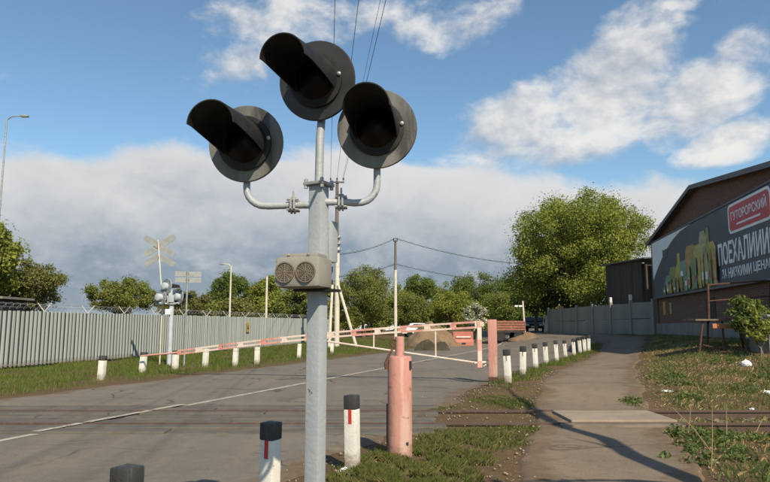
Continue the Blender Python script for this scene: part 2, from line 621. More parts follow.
M = dict(
    earth=ground_mat(),
    asphalt=asphalt_mat('asphalt', (.142, .127, .108), (.115, .104, .090), (.178, .148, .112), crack=.85),
    path=asphalt_mat('path_asphalt', (.168, .131, .095), (.145, .115, .084), (.195, .147, .102), crack=.6, dustamt=(.4, .65)),
    tar=mat('old_tar', (.045, .040, .035), .9, var=(.075, .066, .055), vscale=9, bump=.5, bscale=40),
    line=mat('road_paint', (.40, .365, .31), .85, var=(.30, .27, .225), vscale=6, dirt=(.14, .12, .098), dscale=7, dlo=.52, dhi=.66),
    mast=mat('grey_mast_paint', (.27, .295, .32), .55, var=(.32, .345, .365), vscale=5, dirt=(.20, .195, .18), dscale=6, dlo=.55, dhi=.72, streak=True, bump=.2, bscale=30, dirt2=(.15, .10, .07), d2scale=13, d2lo=.68, d2hi=.72),
    plate=mat('weathered_dark_shield', (.085, .085, .08), .65, var=(.15, .15, .138), vscale=9, vamt=.6, dirt=(.03, .03, .028), dscale=6, dlo=.47, dhi=.62, streak=True, bump=.1, bscale=60),
    black=mat('black_matt_paint', (.008, .008, .008), .62, spec=.3, var=(.022, .021, .02), vscale=6, bump=.1, bscale=50),
    topplate=mat('dark_top_shield', (.016, .016, .016), .5, var=(.03, .03, .028), vscale=5),  # top shield coloured darker than the two side shields
    lens=mat('shaded_signal_glass', (.006, .003, .003), .4, spec=.2),  # glass nearly black: the shade inside the hood is put into its colour
    horn=mat('khaki_horn_casing', (.205, .195, .172), .65, var=(.25, .238, .21), vscale=7, dirt=(.12, .108, .09), dscale=6, dlo=.56, dhi=.7, bump=.1),
    grille=mat('bronze_grille', (.105, .085, .062), .5, var=(.16, .13, .095), vscale=20),
    dark=mat('dark_recess', (.02, .02, .02), .8),
    steel=mat('galvanised_steel', (.33, .34, .34), .5, .3, var=(.25, .25, .25), vscale=8, dirt=(.2, .12, .07), dscale=6, dlo=.62, dhi=.72),
    rust=mat('rusty_iron', (.095, .045, .026), .9, var=(.065, .032, .022), vscale=8, dirt=(.15, .075, .038), dscale=12, dlo=.55, dhi=.68, bump=.3, bscale=70),
    railtop=mat('rail_steel', (.085, .055, .040), .75, .2, var=(.07, .044, .032), vscale=5, dirt=(.12, .075, .048), dscale=9, dlo=.55, dhi=.7, bump=.2),
    white=mat('white_limewash', (.66, .645, .59), .85, var=(.58, .555, .50), vscale=7, dirt=(.50, .45, .38), dscale=4, dlo=.6, dhi=.76, bump=.25, bscale=30, dirt2=(.30, .25, .2), d2scale=14, d2lo=.66, d2hi=.71, mud=(.20, .15, .10), orand=.35),
    cap=mat('black_post_paint', (.022, .022, .023), .65, var=(.045, .045, .045), vscale=9, bump=.3, bscale=35, dirt=(.13, .125, .115), dscale=9, dlo=.52, dhi=.68, streak=True),
    red=mat('red_reflector_paint', (.50, .03, .025), .6, var=(.38, .025, .022), vscale=15),
    fadedred=mat('faded_red_mark', (.24, .10, .085), .7, var=(.38, .25, .22), vscale=12),
    pink=mat('faded_pink_paint', (.44, .215, .175), .8, var=(.40, .175, .14), vscale=7, dirt=(.46, .30, .245), dscale=5, dlo=.46, dhi=.62, streak=True, bump=.25, bscale=22, dirt2=(.27, .15, .105), d2scale=7, d2lo=.61, d2hi=.67, mud=(.20, .12, .085)),
    boomw=mat('white_boom_paint', (.62, .53, .46), .75, var=(.56, .42, .36), vscale=3, dirt=(.55, .42, .34), dscale=7, dlo=.6, dhi=.72),
    boomp=mat('pink_boom_paint', (.48, .20, .165), .75, var=(.52, .29, .24), vscale=5, dirt=(.3, .15, .1), dscale=9, dlo=.64, dhi=.74),
    fence=mat('fence_sheet_steel', (.36, .395, .38), .6, .0, var=(.30, .335, .325), vscale=1.2, dirt=(.27, .28, .26), dscale=2.5, dlo=.56, dhi=.75, streak=True, mud=(.17, .15, .115), orand=.5),
    fencegap=mat('fence_gap_shade', (.026, .036, .034), .85, var=(.036, .046, .043), vscale=1.5),  # shade between the pickets, painted on as a near-black colour
    fencepost=mat('fence_post_steel', (.16, .20, .20), .6, .2, var=(.12, .15, .15), vscale=4),
    concrete=mat('grey_concrete', (.22, .205, .18), .9, var=(.18, .165, .145), vscale=1.4, dirt=(.15, .135, .115), dscale=1.6, dlo=.52, dhi=.72, bump=.35, bscale=25, streak=True),
    slab=mat('pale_concrete_slab', (.25, .205, .15), .9, var=(.21, .172, .126), vscale=2.2, dirt=(.19, .15, .115), dscale=3, dlo=.55, dhi=.7, bump=.35, bscale=30),
    rubber=mat('worn_crossing_plank', (.088, .082, .074), .95, spec=.1, var=(.115, .106, .096), vscale=2, dirt=(.13, .108, .083), dscale=3, dlo=.52, dhi=.7, bump=.3, bscale=30),
    timber=mat('grey_old_timber', (.12, .095, .07), .9, var=(.17, .135, .10), vscale=3, bump=.4, bscale=25),
    brick=brick_mat(),
    roof=mat('dark_sheet_roof', (.085, .09, .095), .6, .2, var=(.13, .13, .13), vscale=1.5, dirt=(.16, .1, .07), dscale=2, dlo=.6, dhi=.75),
    board=mat('dark_plank_wall', (.045, .035, .028), .9, var=(.07, .055, .042), vscale=2, streak=True, bump=.3),
    bill=mat('slate_blue_vinyl', (.045, .060, .075), .55, var=(.055, .07, .085), vscale=.6),
    bwhite=mat('white_print', (.78, .80, .80), .5, var=(.70, .72, .73), vscale=2),
    bred=mat('red_print', (.52, .035, .045), .5, var=(.42, .03, .04), vscale=1),
    bgreen=mat('green_print', (.11, .17, .05), .5, var=(.26, .29, .08), vscale=5),
    byellow=mat('yellow_print', (.52, .40, .09), .5, var=(.34, .28, .07), vscale=5),
    borange=mat('orange_print', (.42, .17, .06), .5, var=(.44, .28, .08), vscale=5),
    bcream=mat('cream_print', (.42, .38, .22), .5, var=(.26, .25, .1), vscale=5),
    bteal=mat('teal_print', (.10, .24, .20), .5, var=(.16, .3, .2), vscale=3),
    wood=mat('pole_wood_dark', (.09, .075, .06), .9, var=(.14, .12, .10), vscale=3, streak=True, bump=.3),
    palepole=mat('pale_concrete_pole', (.55, .51, .43), .85, var=(.47, .43, .36), vscale=3, dirt=(.33, .28, .22), dscale=3, dlo=.6, dhi=.75),
    wire=mat('black_cable', (.02, .02, .021), .6),
    signback=mat('bare_sign_back', (.25, .262, .262), .6, .0, var=(.21, .22, .218), vscale=5, dirt=(.25, .2, .15), dscale=5, dlo=.6, dhi=.75),
    pale=mat('pale_blue_white_enamel', (.40, .44, .47), .6, var=(.33, .37, .40), vscale=6),
    bark=mat('bark', (.10, .075, .055), .95, var=(.15, .12, .09), vscale=5, bump=.6, bscale=18, streak=True),
    sand=mat('brown_sand', (.15, .10, .06), .95, var=(.185, .125, .075), vscale=1.5, dirt=(.10, .07, .045), dscale=2, dlo=.5, dhi=.7, bump=.6, bscale=8),
    soil=mat('dark_turf_clods', (.035, .028, .02), .95, var=(.06, .05, .03), vscale=3, bump=.8, bscale=8),
    truckred=mat('red_brown_board_paint', (.27, .11, .07), .8, var=(.21, .085, .055), vscale=4, dirt=(.48, .26, .18), dscale=5, dlo=.55, dhi=.7),
    barred=mat('orange_red_plastic', (.38, .13, .09), .7, var=(.32, .11, .08), vscale=3),
    tyre=mat('tyre_rubber', (.018, .018, .018), .85),
    carwhite=mat('white_car_paint', (.72, .73, .74), .3),
    carblue=mat('dark_blue_car_paint', (.012, .014, .018), .35),
    glass=mat('dark_window_glass', (.03, .035, .04), .08, spec=.8),
    yellow=mat('faded_yellow_sign', (.42, .30, .06), .6, var=(.30, .2, .05), vscale=12),
    orange_ply=mat('orange_brown_board', (.48, .20, .08), .8, var=(.36, .14, .06), vscale=5),
    plastic=mat('white_plastic_litter', (.75, .75, .74), .45, var=(.65, .65, .66), vscale=20),
    leaf_a=leaf_mat('leaves_fresh_green', (.120, .160, .022), (.30, .305, .060)),
    leaf_b=leaf_mat('leaves_olive', (.115, .145, .032), (.225, .235, .058)),
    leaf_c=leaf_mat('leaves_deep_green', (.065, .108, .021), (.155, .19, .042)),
    leaf_d=leaf_mat('leaves_brown_olive', (.115, .125, .036), (.205, .195, .062)),
    blossom=leaf_mat('white_blossom', (.16, .19, .08), (.62, .60, .50), .2),
    grass=leaf_mat('verge_grass', (.060, .100, .016), (.135, .165, .030), .3),
    finegrass=leaf_mat('fine_grass', (.078, .100, .022), (.120, .132, .034), .3),
    dullstraw=leaf_mat('dull_straw', (.11, .10, .038), (.165, .135, .06), .2),
    drygrass=leaf_mat('dry_straw', (.24, .17, .08), (.38, .28, .14), .2),
    weed=leaf_mat('weed_leaves', (.055, .095, .025), (.12, .15, .045), .3),
)

# ------------------------------------------------------------------ land, road, path
def spaced(lo, a, b, hi, step, far_n):
    near = np.arange(a, b + step / 2, step)
    left = a - np.geomspace(step * 2, a - lo, far_n)[::-1] if lo < a else np.array([])
    right = b + np.geomspace(step * 2, hi - b, far_n)
    return np.concatenate([left, near, right])


def sheet(name, X, Y, Z, material, kind='structure', edge=None):
    ny, nx = X.shape
    v = np.stack([X, Y, Z], -1).reshape(-1, 3)
    i = np.arange((ny - 1) * nx).reshape(ny - 1, nx)[:, :-1].ravel()
    f = np.stack([i, i + 1, i + nx + 1, i + nx], 1)
    me = np_mesh(name, v, f)
    o = link(name, me, material)
    if edge is not None:
        at = me.attributes.new('edge', 'FLOAT', 'POINT')
        at.data.foreach_set('value', np.ascontiguousarray(edge, dtype=np.float32).ravel())
    me.polygons.foreach_set('use_smooth', [True] * len(me.polygons))
    if kind:
        o['kind'] = kind
    return o


xs = spaced(-900, -26, 30, 900, .3, 26)
ys = spaced(-500, -8, 72, 1600, .3, 26)
XX, YY = np.meshgrid(xs, ys)
sheet('ground', XX, YY, gz(XX, YY), M['earth'])


def wob(y, s, a):
    return a * (np.sin(y * 1.7 + s) * .5 + np.sin(y * 4.1 + 2.3 * s) * .3 + np.sin(y * 9.7 + s * 5) * .2)


yr = np.arange(-12, 100.01, .25)
lft = road_c(yr) - 4.85 + wob(yr, 1.0, .18)
rgt = road_right(yr) + wob(yr, 4.0, .25)
rgt = np.where(yr > 37, np.maximum(rgt, np.minimum(wall_x(np.minimum(yr, 52)) - .9, rgt + (yr - 37) * 1.5)), rgt)
tt = np.linspace(0, 1, 40)[None, :]
RX = lft[:, None] * (1 - tt) + rgt[:, None] * tt
RY = np.repeat(yr[:, None], 40, 1)
edge = np.minimum(tt, 1 - tt)
sheet('road', RX, RY, gz(RX, RY) + .004 + .018 * sst(0, .03, edge), M['asphalt'], edge=edge * (rgt - lft)[:, None])

yp = np.arange(-6, 44.01, .2)
pl, pr = path_l(yp) + wob(yp, 2.0, .12), path_r(yp) + wob(yp, 7.0, .14)
PX = pl[:, None] * (1 - tt) + pr[:, None] * tt
PY = np.repeat(yp[:, None], 40, 1)
sheet('footpath', PX, PY, gz(PX, PY) + .026 + .006 * sst(0, .03, edge) - .03 * (1 - sst(0, .02, edge)), M['path'], edge=edge * (pr - pl)[:, None])

# centre line, worn away over the rails
for y0, y1, dz in ((-6, 9.61, .027), (9.62, 10.43, .062), (10.55, 11.94, .062), (12.05, 12.87, .062), (12.87, 62, .027)):
    yl = np.linspace(y0, y1, max(4, int((y1 - y0) / .25)))
    wl = np.array([-.065, 0, .065])[None, :]
    LX = road_c(yl)[:, None] + wl * 1.05
    LY = np.repeat(yl[:, None], 3, 1)
    sheet('road_marking', LX, LY, gz(LX, LY) + dz, M['line'])

# worn hollows patched with dark tar on the near lane
for px, py, ra, rb in ((222, 425.5, .30, .13), (228, 433.5, .45, .16), (440, 357, .8, .5)):
    g_ = G(px, py)
    vs = [(g_.x, g_.y, gzf(g_.x, g_.y) + .0275)]
    for i in range(18):
        a = 2 * math.pi * i / 18
        k = random.uniform(.65, 1.2)
        x, y = g_.x + ra * k * math.cos(a), g_.y + rb * k * math.sin(a)
        vs.append((x, y, gzf(x, y) + .0265))
    o = MB().add(vs, [(0, 1 + i, 1 + (i + 1) % 18) for i in range(18)]).build('road_patch', M['tar'])
    o['kind'] = 'structure'

# ------------------------------------------------------------------ railway track and crossing deck
RAILY = (10.48, 12.0)
track = thing('railway_track', (0, 0, 0), None, None)
tag(track, 'rusty single railway track running across the road and path', kind='structure')
prof = [(-.07, 0), (.07, 0), (.07, .012), (.012, .03), (.012, .105), (.036, .115), (.036, .148), (.026, .155), (-.026, .155), (-.036, .148), (-.036, .115), (-.012, .105), (-.012, .03), (-.07, .012)]
rz90 = Matrix.Rotation(math.pi / 2, 4, 'Z')
for ry in RAILY:
    b = MB()
    b.prism(prof, -45, 45, Matrix.Translation((0, ry, -.095)) @ rz90)
    b.build('rail', M['railtop'], track)
sl = MB().box((0, 0, 0), (.24, 2.6, .14), bevel=.012).build('sleeper', M['timber'], track)
sl.location = (5.35, 11.24, -.155)
for k in range(1, 14):
    c = sl.copy()
    COL.objects.link(c)
    c.parent = track
    c.location = (5.35 + k * .6 + random.uniform(-.04, .04), 11.24 + random.uniform(-.05, .05), -.155)
    c.rotation_euler = (0, 0, random.uniform(-.03, .03))

deck = thing('crossing_deck', (0, 0, 0), None, None)
tag(deck, 'dark worn planks laid along the rails across the road', kind='structure')
strips = [(9.62, 9.99), (10.05, 10.39), (10.62, 10.89), (10.95, 11.21), (11.27, 11.54), (11.61, 11.87), (12.10, 12.42), (12.49, 12.86)]
for j, (a, b_) in enumerate(strips):
    x = -19.0 + (j % 2) * 1.3
    while x < .3:
        L = random.uniform(2.6, 3.6)
        x1 = min(x + L, .95 + random.uniform(-.2, .2))
        if x1 - x > .4:
            o = MB().box((0, 0, 0), (x1 - x - .02, b_ - a, .10), bevel=.012).build('plank', M['rubber'], deck)
            o.location = ((x + x1) / 2, (a + b_) / 2, -.004 + random.uniform(-.012, .012))
            o.rotation_euler = (random.uniform(-.012, .012), random.uniform(-.002, .002), random.uniform(-.003, .003))
        x = x1 + .01
s = MB().box((0, 0, 0), (1.72, 1.22, .18), bevel=.02).build('crossing_slab', M['slab'])
s.location = (3.87, 11.24, -.012)
tag(s, 'pale concrete slab between the rails where the footpath crosses', 'slab')
s = MB().box((0, 0, 0), (1.9, .22, .12), bevel=.015).build('timber_edge', M['timber'])
s.location = (3.7, 10.27, .004)
tag(s, 'weathered timber baulk along the near rail across the footpath', 'timber')

# ------------------------------------------------------------------ near railway crossing signal
def hood_mesh(L, r, tilt_cut=.55, n=28, th=.006):
    """long visor: a full ring at the shield, an upper half shell at the tip; axis along -Y"""
    rows = 14
    vs, fs = [], []
    for i in range(rows):
        t = i / (rows - 1)
        half = R(122) + (R(88) - R(122)) * min(1, t / .9) ** .8
        rr = r * (1.0 - .07 * t)
        for k in range(n):
            a = -half + 2 * half * k / (n - 1)
            # round the two lower corners of the tip
            y = -L * t
            for d in (0, th):
                vs.append(((rr + d) * math.sin(a), y, (rr + d) * math.cos(a)))
    def idx(i, k, s):
        return (i * n + k) * 2 + s
    for i in range(rows - 1):
        for k in range(n - 1):
            fs.append((idx(i, k, 0), idx(i + 1, k, 0), idx(i + 1, k + 1, 0), idx(i, k + 1, 0)))
            fs.append((idx(i, k, 1), idx(i, k + 1, 1), idx(i + 1, k + 1, 1), idx(i + 1, k, 1)))
        for k in (0, n - 1):
            fs.append((idx(i, k, 0), idx(i, k, 1), idx(i + 1, k, 1), idx(i + 1, k, 0)))
    for k in range(n - 1):
        fs.append((idx(rows - 1, k, 0), idx(rows - 1, k, 1), idx(rows - 1, k + 1, 1), idx(rows - 1, k + 1, 0)))
    return vs, fs


def head(parent, m, D, pm, hm, L, hr):
    """signal head; m places it, facing local -Y"""
    r = D / 2
    toY = Matrix.Rotation(math.pi / 2, 4, 'X')      # lathe Z -> -Y
    b = MB()
    b.lathe([(r, -.012), (r + .004, -.006), (r + .004, .006), (r, .012), (.02, .012)], 48, m @ toY)
    b.lathe([(.02, -.012), (r, -.012)], 48, m @ toY)
    pl = b.build('back_plate', pm, parent, True, 30)
    b = MB()
    b.lathe([(hr * 1.02, -.16), (hr * 1.06, -.14), (hr * 1.06, -.0125)], 32, m @ toY)
    b.lathe([(.001, -.19), (hr * .7, -.185), (hr * 1.02, -.16)], 32, m @ toY)
    b.build('rear_housing', M['mast'] if pm is not M['pale'] else M['pale'], pl, True, 40)
    b = MB()
    v, f = hood_mesh(L, hr)
    b.add([m @ Vector(p) for p in v], f)
    b.lathe([(hr + .002, .0125), (hr + .03, .0125), (hr + .03, .03), (hr + .008, .034)], 32, m @ toY)
    b.build('hood', hm, pl, True, 50)
    b = MB()
    b.lathe([(hr * .96, .02), (hr * .9, .035), (hr * .6, .06), (hr * .3, .072), (.002, .076)], 32, m @ toY)
    b.build('lens', M['lens'], pl, True, 60)
    for sx in (-1, 1):
        b = MB()
        b.lathe([(.012, 0.0125), (.012, .022), (.004, .026)], 8, m @ Matrix.Translation((sx * (hr + .018), -.018, .02)) @ toY)
        b.build('bolt', M['steel'], pl)
    return pl


MY = 3.6
Q = MY / 6.3                                # sizes below were read off at 6.3 m
q2 = Q / .6667
QV = lambda *a: Vector([v * Q for v in a])
mbase = P(316, 400, MY)
mx = mbase.x
sig = thing('crossing_signal', (mx, MY, gzf(mx, MY)), 'tall grey railway crossing signal with three hooded black lamps, closest to the viewer', 'crossing signal')
z0 = gzf(mx, MY)


def L_(px, py, Y=MY):
    p = P(px, py, Y)
    return Vector((p.x - mx, Y - MY, p.z - z0))


ztop = L_(316, 186).z
rotm = Matrix.Rotation(R(-27), 3, 'Z')
b = MB()
b.box((0, 0, ztop / 2), (.150 * Q, .150 * Q, ztop), rotm, bevel=.010)
b.build('mast', M['mast'], sig, True, 35)
b = MB().box((0, 0, .015), (.30, .30, .03), rotm, bevel=.005)
b.box((0, 0, .06), (.13, .13, .08), rotm, bevel=.006)
b.build('base_plate', M['mast'], sig)
b = MB().box((0, 0, ztop + .008), (.23 * Q, .23 * Q, .018), rotm, bevel=.003)
for k in range(4):
    a = R(-27 + 45 + 90 * k)
    b.lathe([(.011, -.02), (.011, .034), (.006, .037)], 6, Matrix.Translation((.13 * Q * math.cos(a), .13 * Q * math.sin(a), ztop)))
b.build('top_flange', M['steel'], sig)
upc = L_(317, 84)
b = MB().tube([(0, 0, ztop + .01), (0, .02, ztop + .33 * q2), (upc.x * .5 + .02 * q2, .066 * q2, upc.z - .17 * q2), (upc.x + .006, .094 * q2, upc.z)], [.029 * q2, .028 * q2, .028 * q2, .028 * q2], 16)
b.build('upper_pipe', M['mast'], sig, True)

HEADS = []
for (px, py, D, yaw, tilt, pm, yo) in ((246, 144, .77, 9, 4, M['plate'], 0.0), (317, 81, .80, 15, 7, M['topplate'], -.06), (377, 129, .80, 6, 4, M['plate'], 0.0)):
    c = L_(px, py, MY + yo * Q)
    m = Matrix.Translation(c) @ Matrix.Rotation(R(-yaw), 4, 'Z') @ Matrix.Rotation(R(tilt), 4, 'X')
    head(sig, m, D * Q, pm, M['black'], .86 * Q, .226 * Q)
    HEADS.append((c, m))

for side, (cpx, cpy, armz, cup) in ((-1, (293, 203, 205, 254)), (1, (341, 200, 202, 377))):
    c, m = HEADS[0 if side < 0 else 2]
    foot = c + QV(0, .10, -.36)
    zz = L_(316, armz).z
    p0 = Vector((side * .03, 0, zz))
    xe = foot.x
    pts = [p0, Vector((side * .16, .007, zz))]
    rad = .20 * Q
    pts.append(Vector((xe - side * rad * 1.15, .033, zz)))
    for k in range(1, 7):
        a = k / 6 * math.pi / 2
        pts.append(Vector((xe - side * rad + side * rad * math.sin(a) , (.05 + .04 * k / 6) * Q, zz + rad - rad * math.cos(a))))
    pts.append(Vector((foot.x, .066 * q2, foot.z + .013)))
    pts.append(Vector((foot.x, .066 * q2, foot.z + .15 * q2)))
    b = MB().tube(pts, .036 * Q, 14)
    b.build('arm_pipe', M['mast'], sig, True, 50)
    cx = L_(cpx, cpy).x
    b = MB()
    rotx = Matrix.Rotation(math.pi / 2, 4, 'Y')
    for dx in (-.015, .004):
        b.lathe([(.024, 0), (.05, 0), (.05, .011), (.024, .011)], 6, Matrix.Translation((cx + dx, .014, zz)) @ rotx)
    for k in range(4):
        a = R(45 + 90 * k)
        b.tube([(cx - .034, .014 + .041 * math.cos(a), zz + .041 * math.sin(a)), (cx + .034, .014 + .041 * math.cos(a), zz + .041 * math.sin(a))], .007, 6)
    b.tube([(cx, .014, zz + .034), (cx, .014, zz + .085)], .006, 6)
    b.build('coupling', M['steel'], sig)

# horn box with two round grilles
hc = L_(304, 273, MY - .22 * Q)
hm_ = Matrix.Translation(hc) @ Matrix.Rotation(R(-17), 4, 'Z') @ Matrix.Scale(Q, 4)
b = MB().box((0, 0, 0), (.46, .34, .29), bevel=.045)
b.box((.0, .02, .155), (.36, .24, .05), bevel=.015)
for sx in (-.11, .09):
    b.lathe([(.012, .0), (.012, .02), (.005, .024)], 8, Matrix.Translation((sx, -.10, .165)) @ Matrix.Rotation(R(90), 4, 'X'))
b.v = [tuple(hm_ @ Vector(p)) for p in b.v]
hb = b.build('horn_box', M['horn'], sig, True, 35)
for sx in (-.112, .098):
    m = hm_ @ Matrix.Translation((sx - .004, -.17, -.005)) @ Matrix.Rotation(math.pi / 2, 4, 'X')
    b = MB().lathe([(.098, .001), (.098, .016), (.086, .016), (.086, .004)], 32, m)
    for rr in (.070, .052, .034, .016):
        b.lathe([(rr + .006, .002), (rr + .006, .011), (rr - .003, .011), (rr - .003, .002)], 24, m)
    for k in range(6):
        a = k * math.pi / 6
        d = Vector((math.cos(a), math.sin(a), 0)) * .086
        b.tube([m @ (Vector((0, 0, .007)) - d), m @ (Vector((0, 0, .007)) + d)], .0035, 5)
    gr = b.build('grille', M['grille'], hb, True, 40)
    MB().lathe([(.088, .0015), (.088, .003), (.002, .003)], 24, m).build('speaker_opening', M['dark'], gr)
b = MB()
b.box((.0, -.013, hc.z + .04 * q2), (.133 * q2, .17 * q2, .033 * q2), rotm)
b.box((.0, -.013, hc.z - .047 * q2), (.133 * q2, .17 * q2, .033 * q2), rotm)
b.box((.0, -.013, hc.z - .104 * q2), (.24 * q2, .20 * q2, .017 * q2), rotm)
b.build('horn_bracket', M['black'], sig)
jc = L_(330, 242, MY + .16 * Q)
b = MB().box(jc + QV(-.02, 0, 0), (.093 * q2, .107 * q2, .28 * q2), rotm, bevel=.008)
b.build('junction_box', M['mast'], sig, True, 35)
b = MB().tube([jc + QV(.0, .0, -.2), jc + QV(.02, 0, -.3), jc + QV(-.02, -.02, -.42), jc + QV(-.06, -.06, -.6)], .008, 6)
b.build('cable', M['wire'], sig, True)

# ------------------------------------------------------------------ striped bollards
def bollard(loc, h, w, rz, label, group, capped=True, mark=1.0, lean=(0, 0), ribs=False):
    t = thing('bollard', loc, label, 'bollard', rz, group)
    t.rotation_euler = (lean[0], lean[1], rz)
    ch = .145 * h / .76
    b = MB().box((0, 0, (h - ch) / 2 - .06), (w, w, h - ch + .12), bevel=.012)
    b.build('post', M['white'], t, True, 35)
    if capped:
        b = MB().box((0, 0, h - ch / 2), (w + .004, w + .004, ch), bevel=.012)
        b.build('black_top', M['cap'], t, True, 35)
    else:
        MB().box((0, 0, h - ch / 2), (w - .002, w - .002, ch), bevel=.012).build('top', M['white'], t, True, 35)
    if mark:
        b = MB().box((.01, -w / 2 - .002, h - ch - .075 * mark), (.038 * mark, .006, .15 * mark))
        b.build('red_mark', M['red'] if mark == 1 else M['fadedred'], t)
    return t


for (px, Y, w, h, rz, lab, ln) in (
        (131, 3.9, .135, .76, -24, 'bollard nearest the viewer, only its black top showing at the bottom edge', (0, 0)),
        (271, 5.7, .135, .76, -28, 'white black-topped bollard with red bar just left of the grey signal mast', (0, .01)),
        (353, 7.3, .135, .80, -24, 'white black-topped bollard between the signal mast and the fat pink post', (.0, -.02))):
    p = P(px, 400, Y)
    bollard((p.x, Y, gzf(p.x, Y)), h, w, R(rz), lab, 'bollards along the near edge of the road', lean=ln)

ordw = ['nearest', 'second', 'third', 'fourth', 'fifth', 'sixth', 'seventh', 'eighth', 'ninth', 'farthest']
rowpx = [(508.5, 382.6), (523, 375.5), (536, 369), (546.5, 365), (557, 362), (566, 358.5), (574.5, 356.5), (580.5, 354.3), (585, 353), (589, 352)]
for k, (px, py) in enumerate(rowpx):
    p = G(px, py)
    lab = '%s black-topped white bollard from the pink gate post, in the right-hand row' % ordw[k]
    bollard((p.x, p.y, p.z), .80 + random.uniform(-.02, .03), .145, R(-20 + random.uniform(-8, 8)), lab,
            'bollards between road and footpath', mark=.75, lean=(random.uniform(-.04, .04), random.uniform(-.07, .05)))

leftb = [(101, 380, True, 'black-topped white bollard standing alone at the left end of the far verge'),
         (142, 373.5, True, 'black-topped white bollard under the tip of the barrier boom'),
         (175, 370.5, True, 'white bollard under the boom beside the far signal mast and sign post'),
         (205, 367.5, False, 'plain white bollard under the boom just right of the tall thin sign post'),
         (235, 366.5, False, 'plain white bollard under the boom, fifth from the left on the far verge'),
         (257, 364.3, False, 'plain white bollard under the boom below the small yellow fence sign'),
         (299, 358.5, False, 'plain white bollard under the boom just left of the near signal mast'),
         (332, 353.5, False, 'plain white bollard under the boom just right of the near signal mast')]
for px, py, cp, lab in leftb:
    p = G(px, py)
    bollard((p.x, p.y, p.z), .68 * (p.y / (1024 / (py - 325))), .17, R(-12 + random.uniform(-8, 8)), lab, 'bollards along the far verge', capped=cp, mark=False,
            lean=(random.uniform(-.02, .02), random.uniform(-.06, .06)))

# ------------------------------------------------------------------ fat pink post
p = G(400, 457)
t = thing('pink_post', p, 'fat faded pink steel post with a thinner pipe on top', 'post')
b = MB().lathe([(.148, -.1), (.150, .0), (.150, .6), (.149, 1.18), (.140, 1.205), (.06, 1.21)], 40)
b.build('drum', M['pink'], t, True, 30)
b = MB().lathe([(.057, 1.2), (.057, 1.44), (.05, 1.445), (.05, 1.40), (.002, 1.40)], 20)
b.build('pipe', M['pink'], t, True, 35)
b = MB().tube([(-.05, -.02, 1.40), (-.09, -.03, 1.42), (-.115, -.03, 1.36), (-.08, -.04, 1.31), (-.13, -.05, 1.22), (-.175, -.06, 1.12), (-.165, -.06, 1.05)], [.018, .016, .014, .016, .015, .02, .022], 8)
b.build('hook_chain', M['rust'], t, True)
b = MB().box((.128, -.09, 1.10), (.02, .03, .10), Matrix.Rotation(R(-40), 3, 'Z'))
b.build('slot', M['dark'], t)
MB().box((.085, -.125, .18), (.03, .02, .03)).build('hole', M['dark'], t)
b = MB().box((-.155, .02, .38), (.02, .05, .5), bevel=.004)
b.build('side_strip', M['rust'], t)

# ------------------------------------------------------------------ barrier gate with its post
gp = G(493.5, 381.5)
t = thing('gate_post', gp, 'square faded pink post at the right end of the barrier gate', 'post', R(-14))
hgt = P(493, 319.5, gp.y).z - gp.z
b = MB().box((0, 0, hgt / 2 - .1), (.235, .21, hgt + .2), bevel=.012)
b.build('post', M['pink'], t, True, 35)
b = MB().box((0, 0, .07), (.25, .225, .12), bevel=.01)
b.build('rusty_foot', M['rust'], t)
b = MB().tube([(-.11, 0, .42), (-.22, .0, .44), (-.26, 0, .40)], .022, 8)
b.build('hinge', M['boomw'], t)

gx = thing('barrier_gate', (P(479, 330, gp.y).x, gp.y, gp.z), 'long pink and white lattice barrier boom closing the road', 'barrier')
o3 = Vector(gx.location)
A = P(479.5, 324.5, gp.y) - o3
tipg = G(142, 373.5)
B = P(141, 356, tipg.y - .28) - o3
nodeB = A + (B - A) * .87
def lerp(a, b, t): return a + (b - a) * t
axis = (nodeB - A).normalized()
side = axis.cross(Vector((0, 0, 1))).normalized()
upv = side.cross(axis)
basis = Matrix((axis, side, upv)).transposed()
Lg = (nodeB - A).length
hl = .15
sag = lambda s: .10 * math.sin(math.pi * s)
N = 26
for sgn, nm in ((1, 'upper_rail'), (-1, 'lower_rail')):
    b = MB()
    for k in range(N):
        a0, a1 = k / N, (k + 1) / N
        h0 = hl * (.5 - .16 * a0)
        p0 = lerp(A, nodeB, a0) + upv * (sgn * h0 + sag(a0))
        p1 = lerp(A, nodeB, a1) + upv * (sgn * hl * (.5 - .16 * a1) + sag(a1))
        d = p1 - p0
        rot = Matrix((d.normalized(), side, side.cross(d.normalized()) * -1)).transposed()
        b.box((p0 + p1) / 2, (d.length + .002, .06, .052), rot)
    b.build(nm, M['boomw'], gx)
for k in range(N // 2 + 1):
    a0 = min(k / (N / 2), 1)
    w = .17 if k % 3 else .25
    b = MB().box((0, 0, 0), (w, .056, hl * (1 - .32 * a0) - .03), bevel=.004)
    o = b.build('spacer_block', M['boomp'] if k % 2 else M['boomw'], gx)
    o.location = lerp(A, nodeB, a0) + upv * sag(a0)
    o.rotation_euler = basis.to_euler()
for k in range(0, N, 4):                       # red bands along both rails
    for sgn in (1, -1):
        a0, a1 = (k + .35) / N, (k + 2.1) / N
        p0 = lerp(A, nodeB, a0) + upv * (sgn * hl * (.5 - .16 * a0) + sag(a0))
        p1 = lerp(A, nodeB, a1) + upv * (sgn * hl * (.5 - .16 * a1) + sag(a1))
        d = p1 - p0
        rot = Matrix((d.normalized(), side, side.cross(d.normalized()) * -1)).transposed()
        MB().box((p0 + p1) / 2, (d.length, .066, .058), rot).build('red_band', M['boomp'], gx)
b = MB().tube([nodeB + upv * 0, lerp(nodeB, B, .5), B], [.035, .03, .026], 10)
b.build('boom_tip', M['boomp'], gx, True)
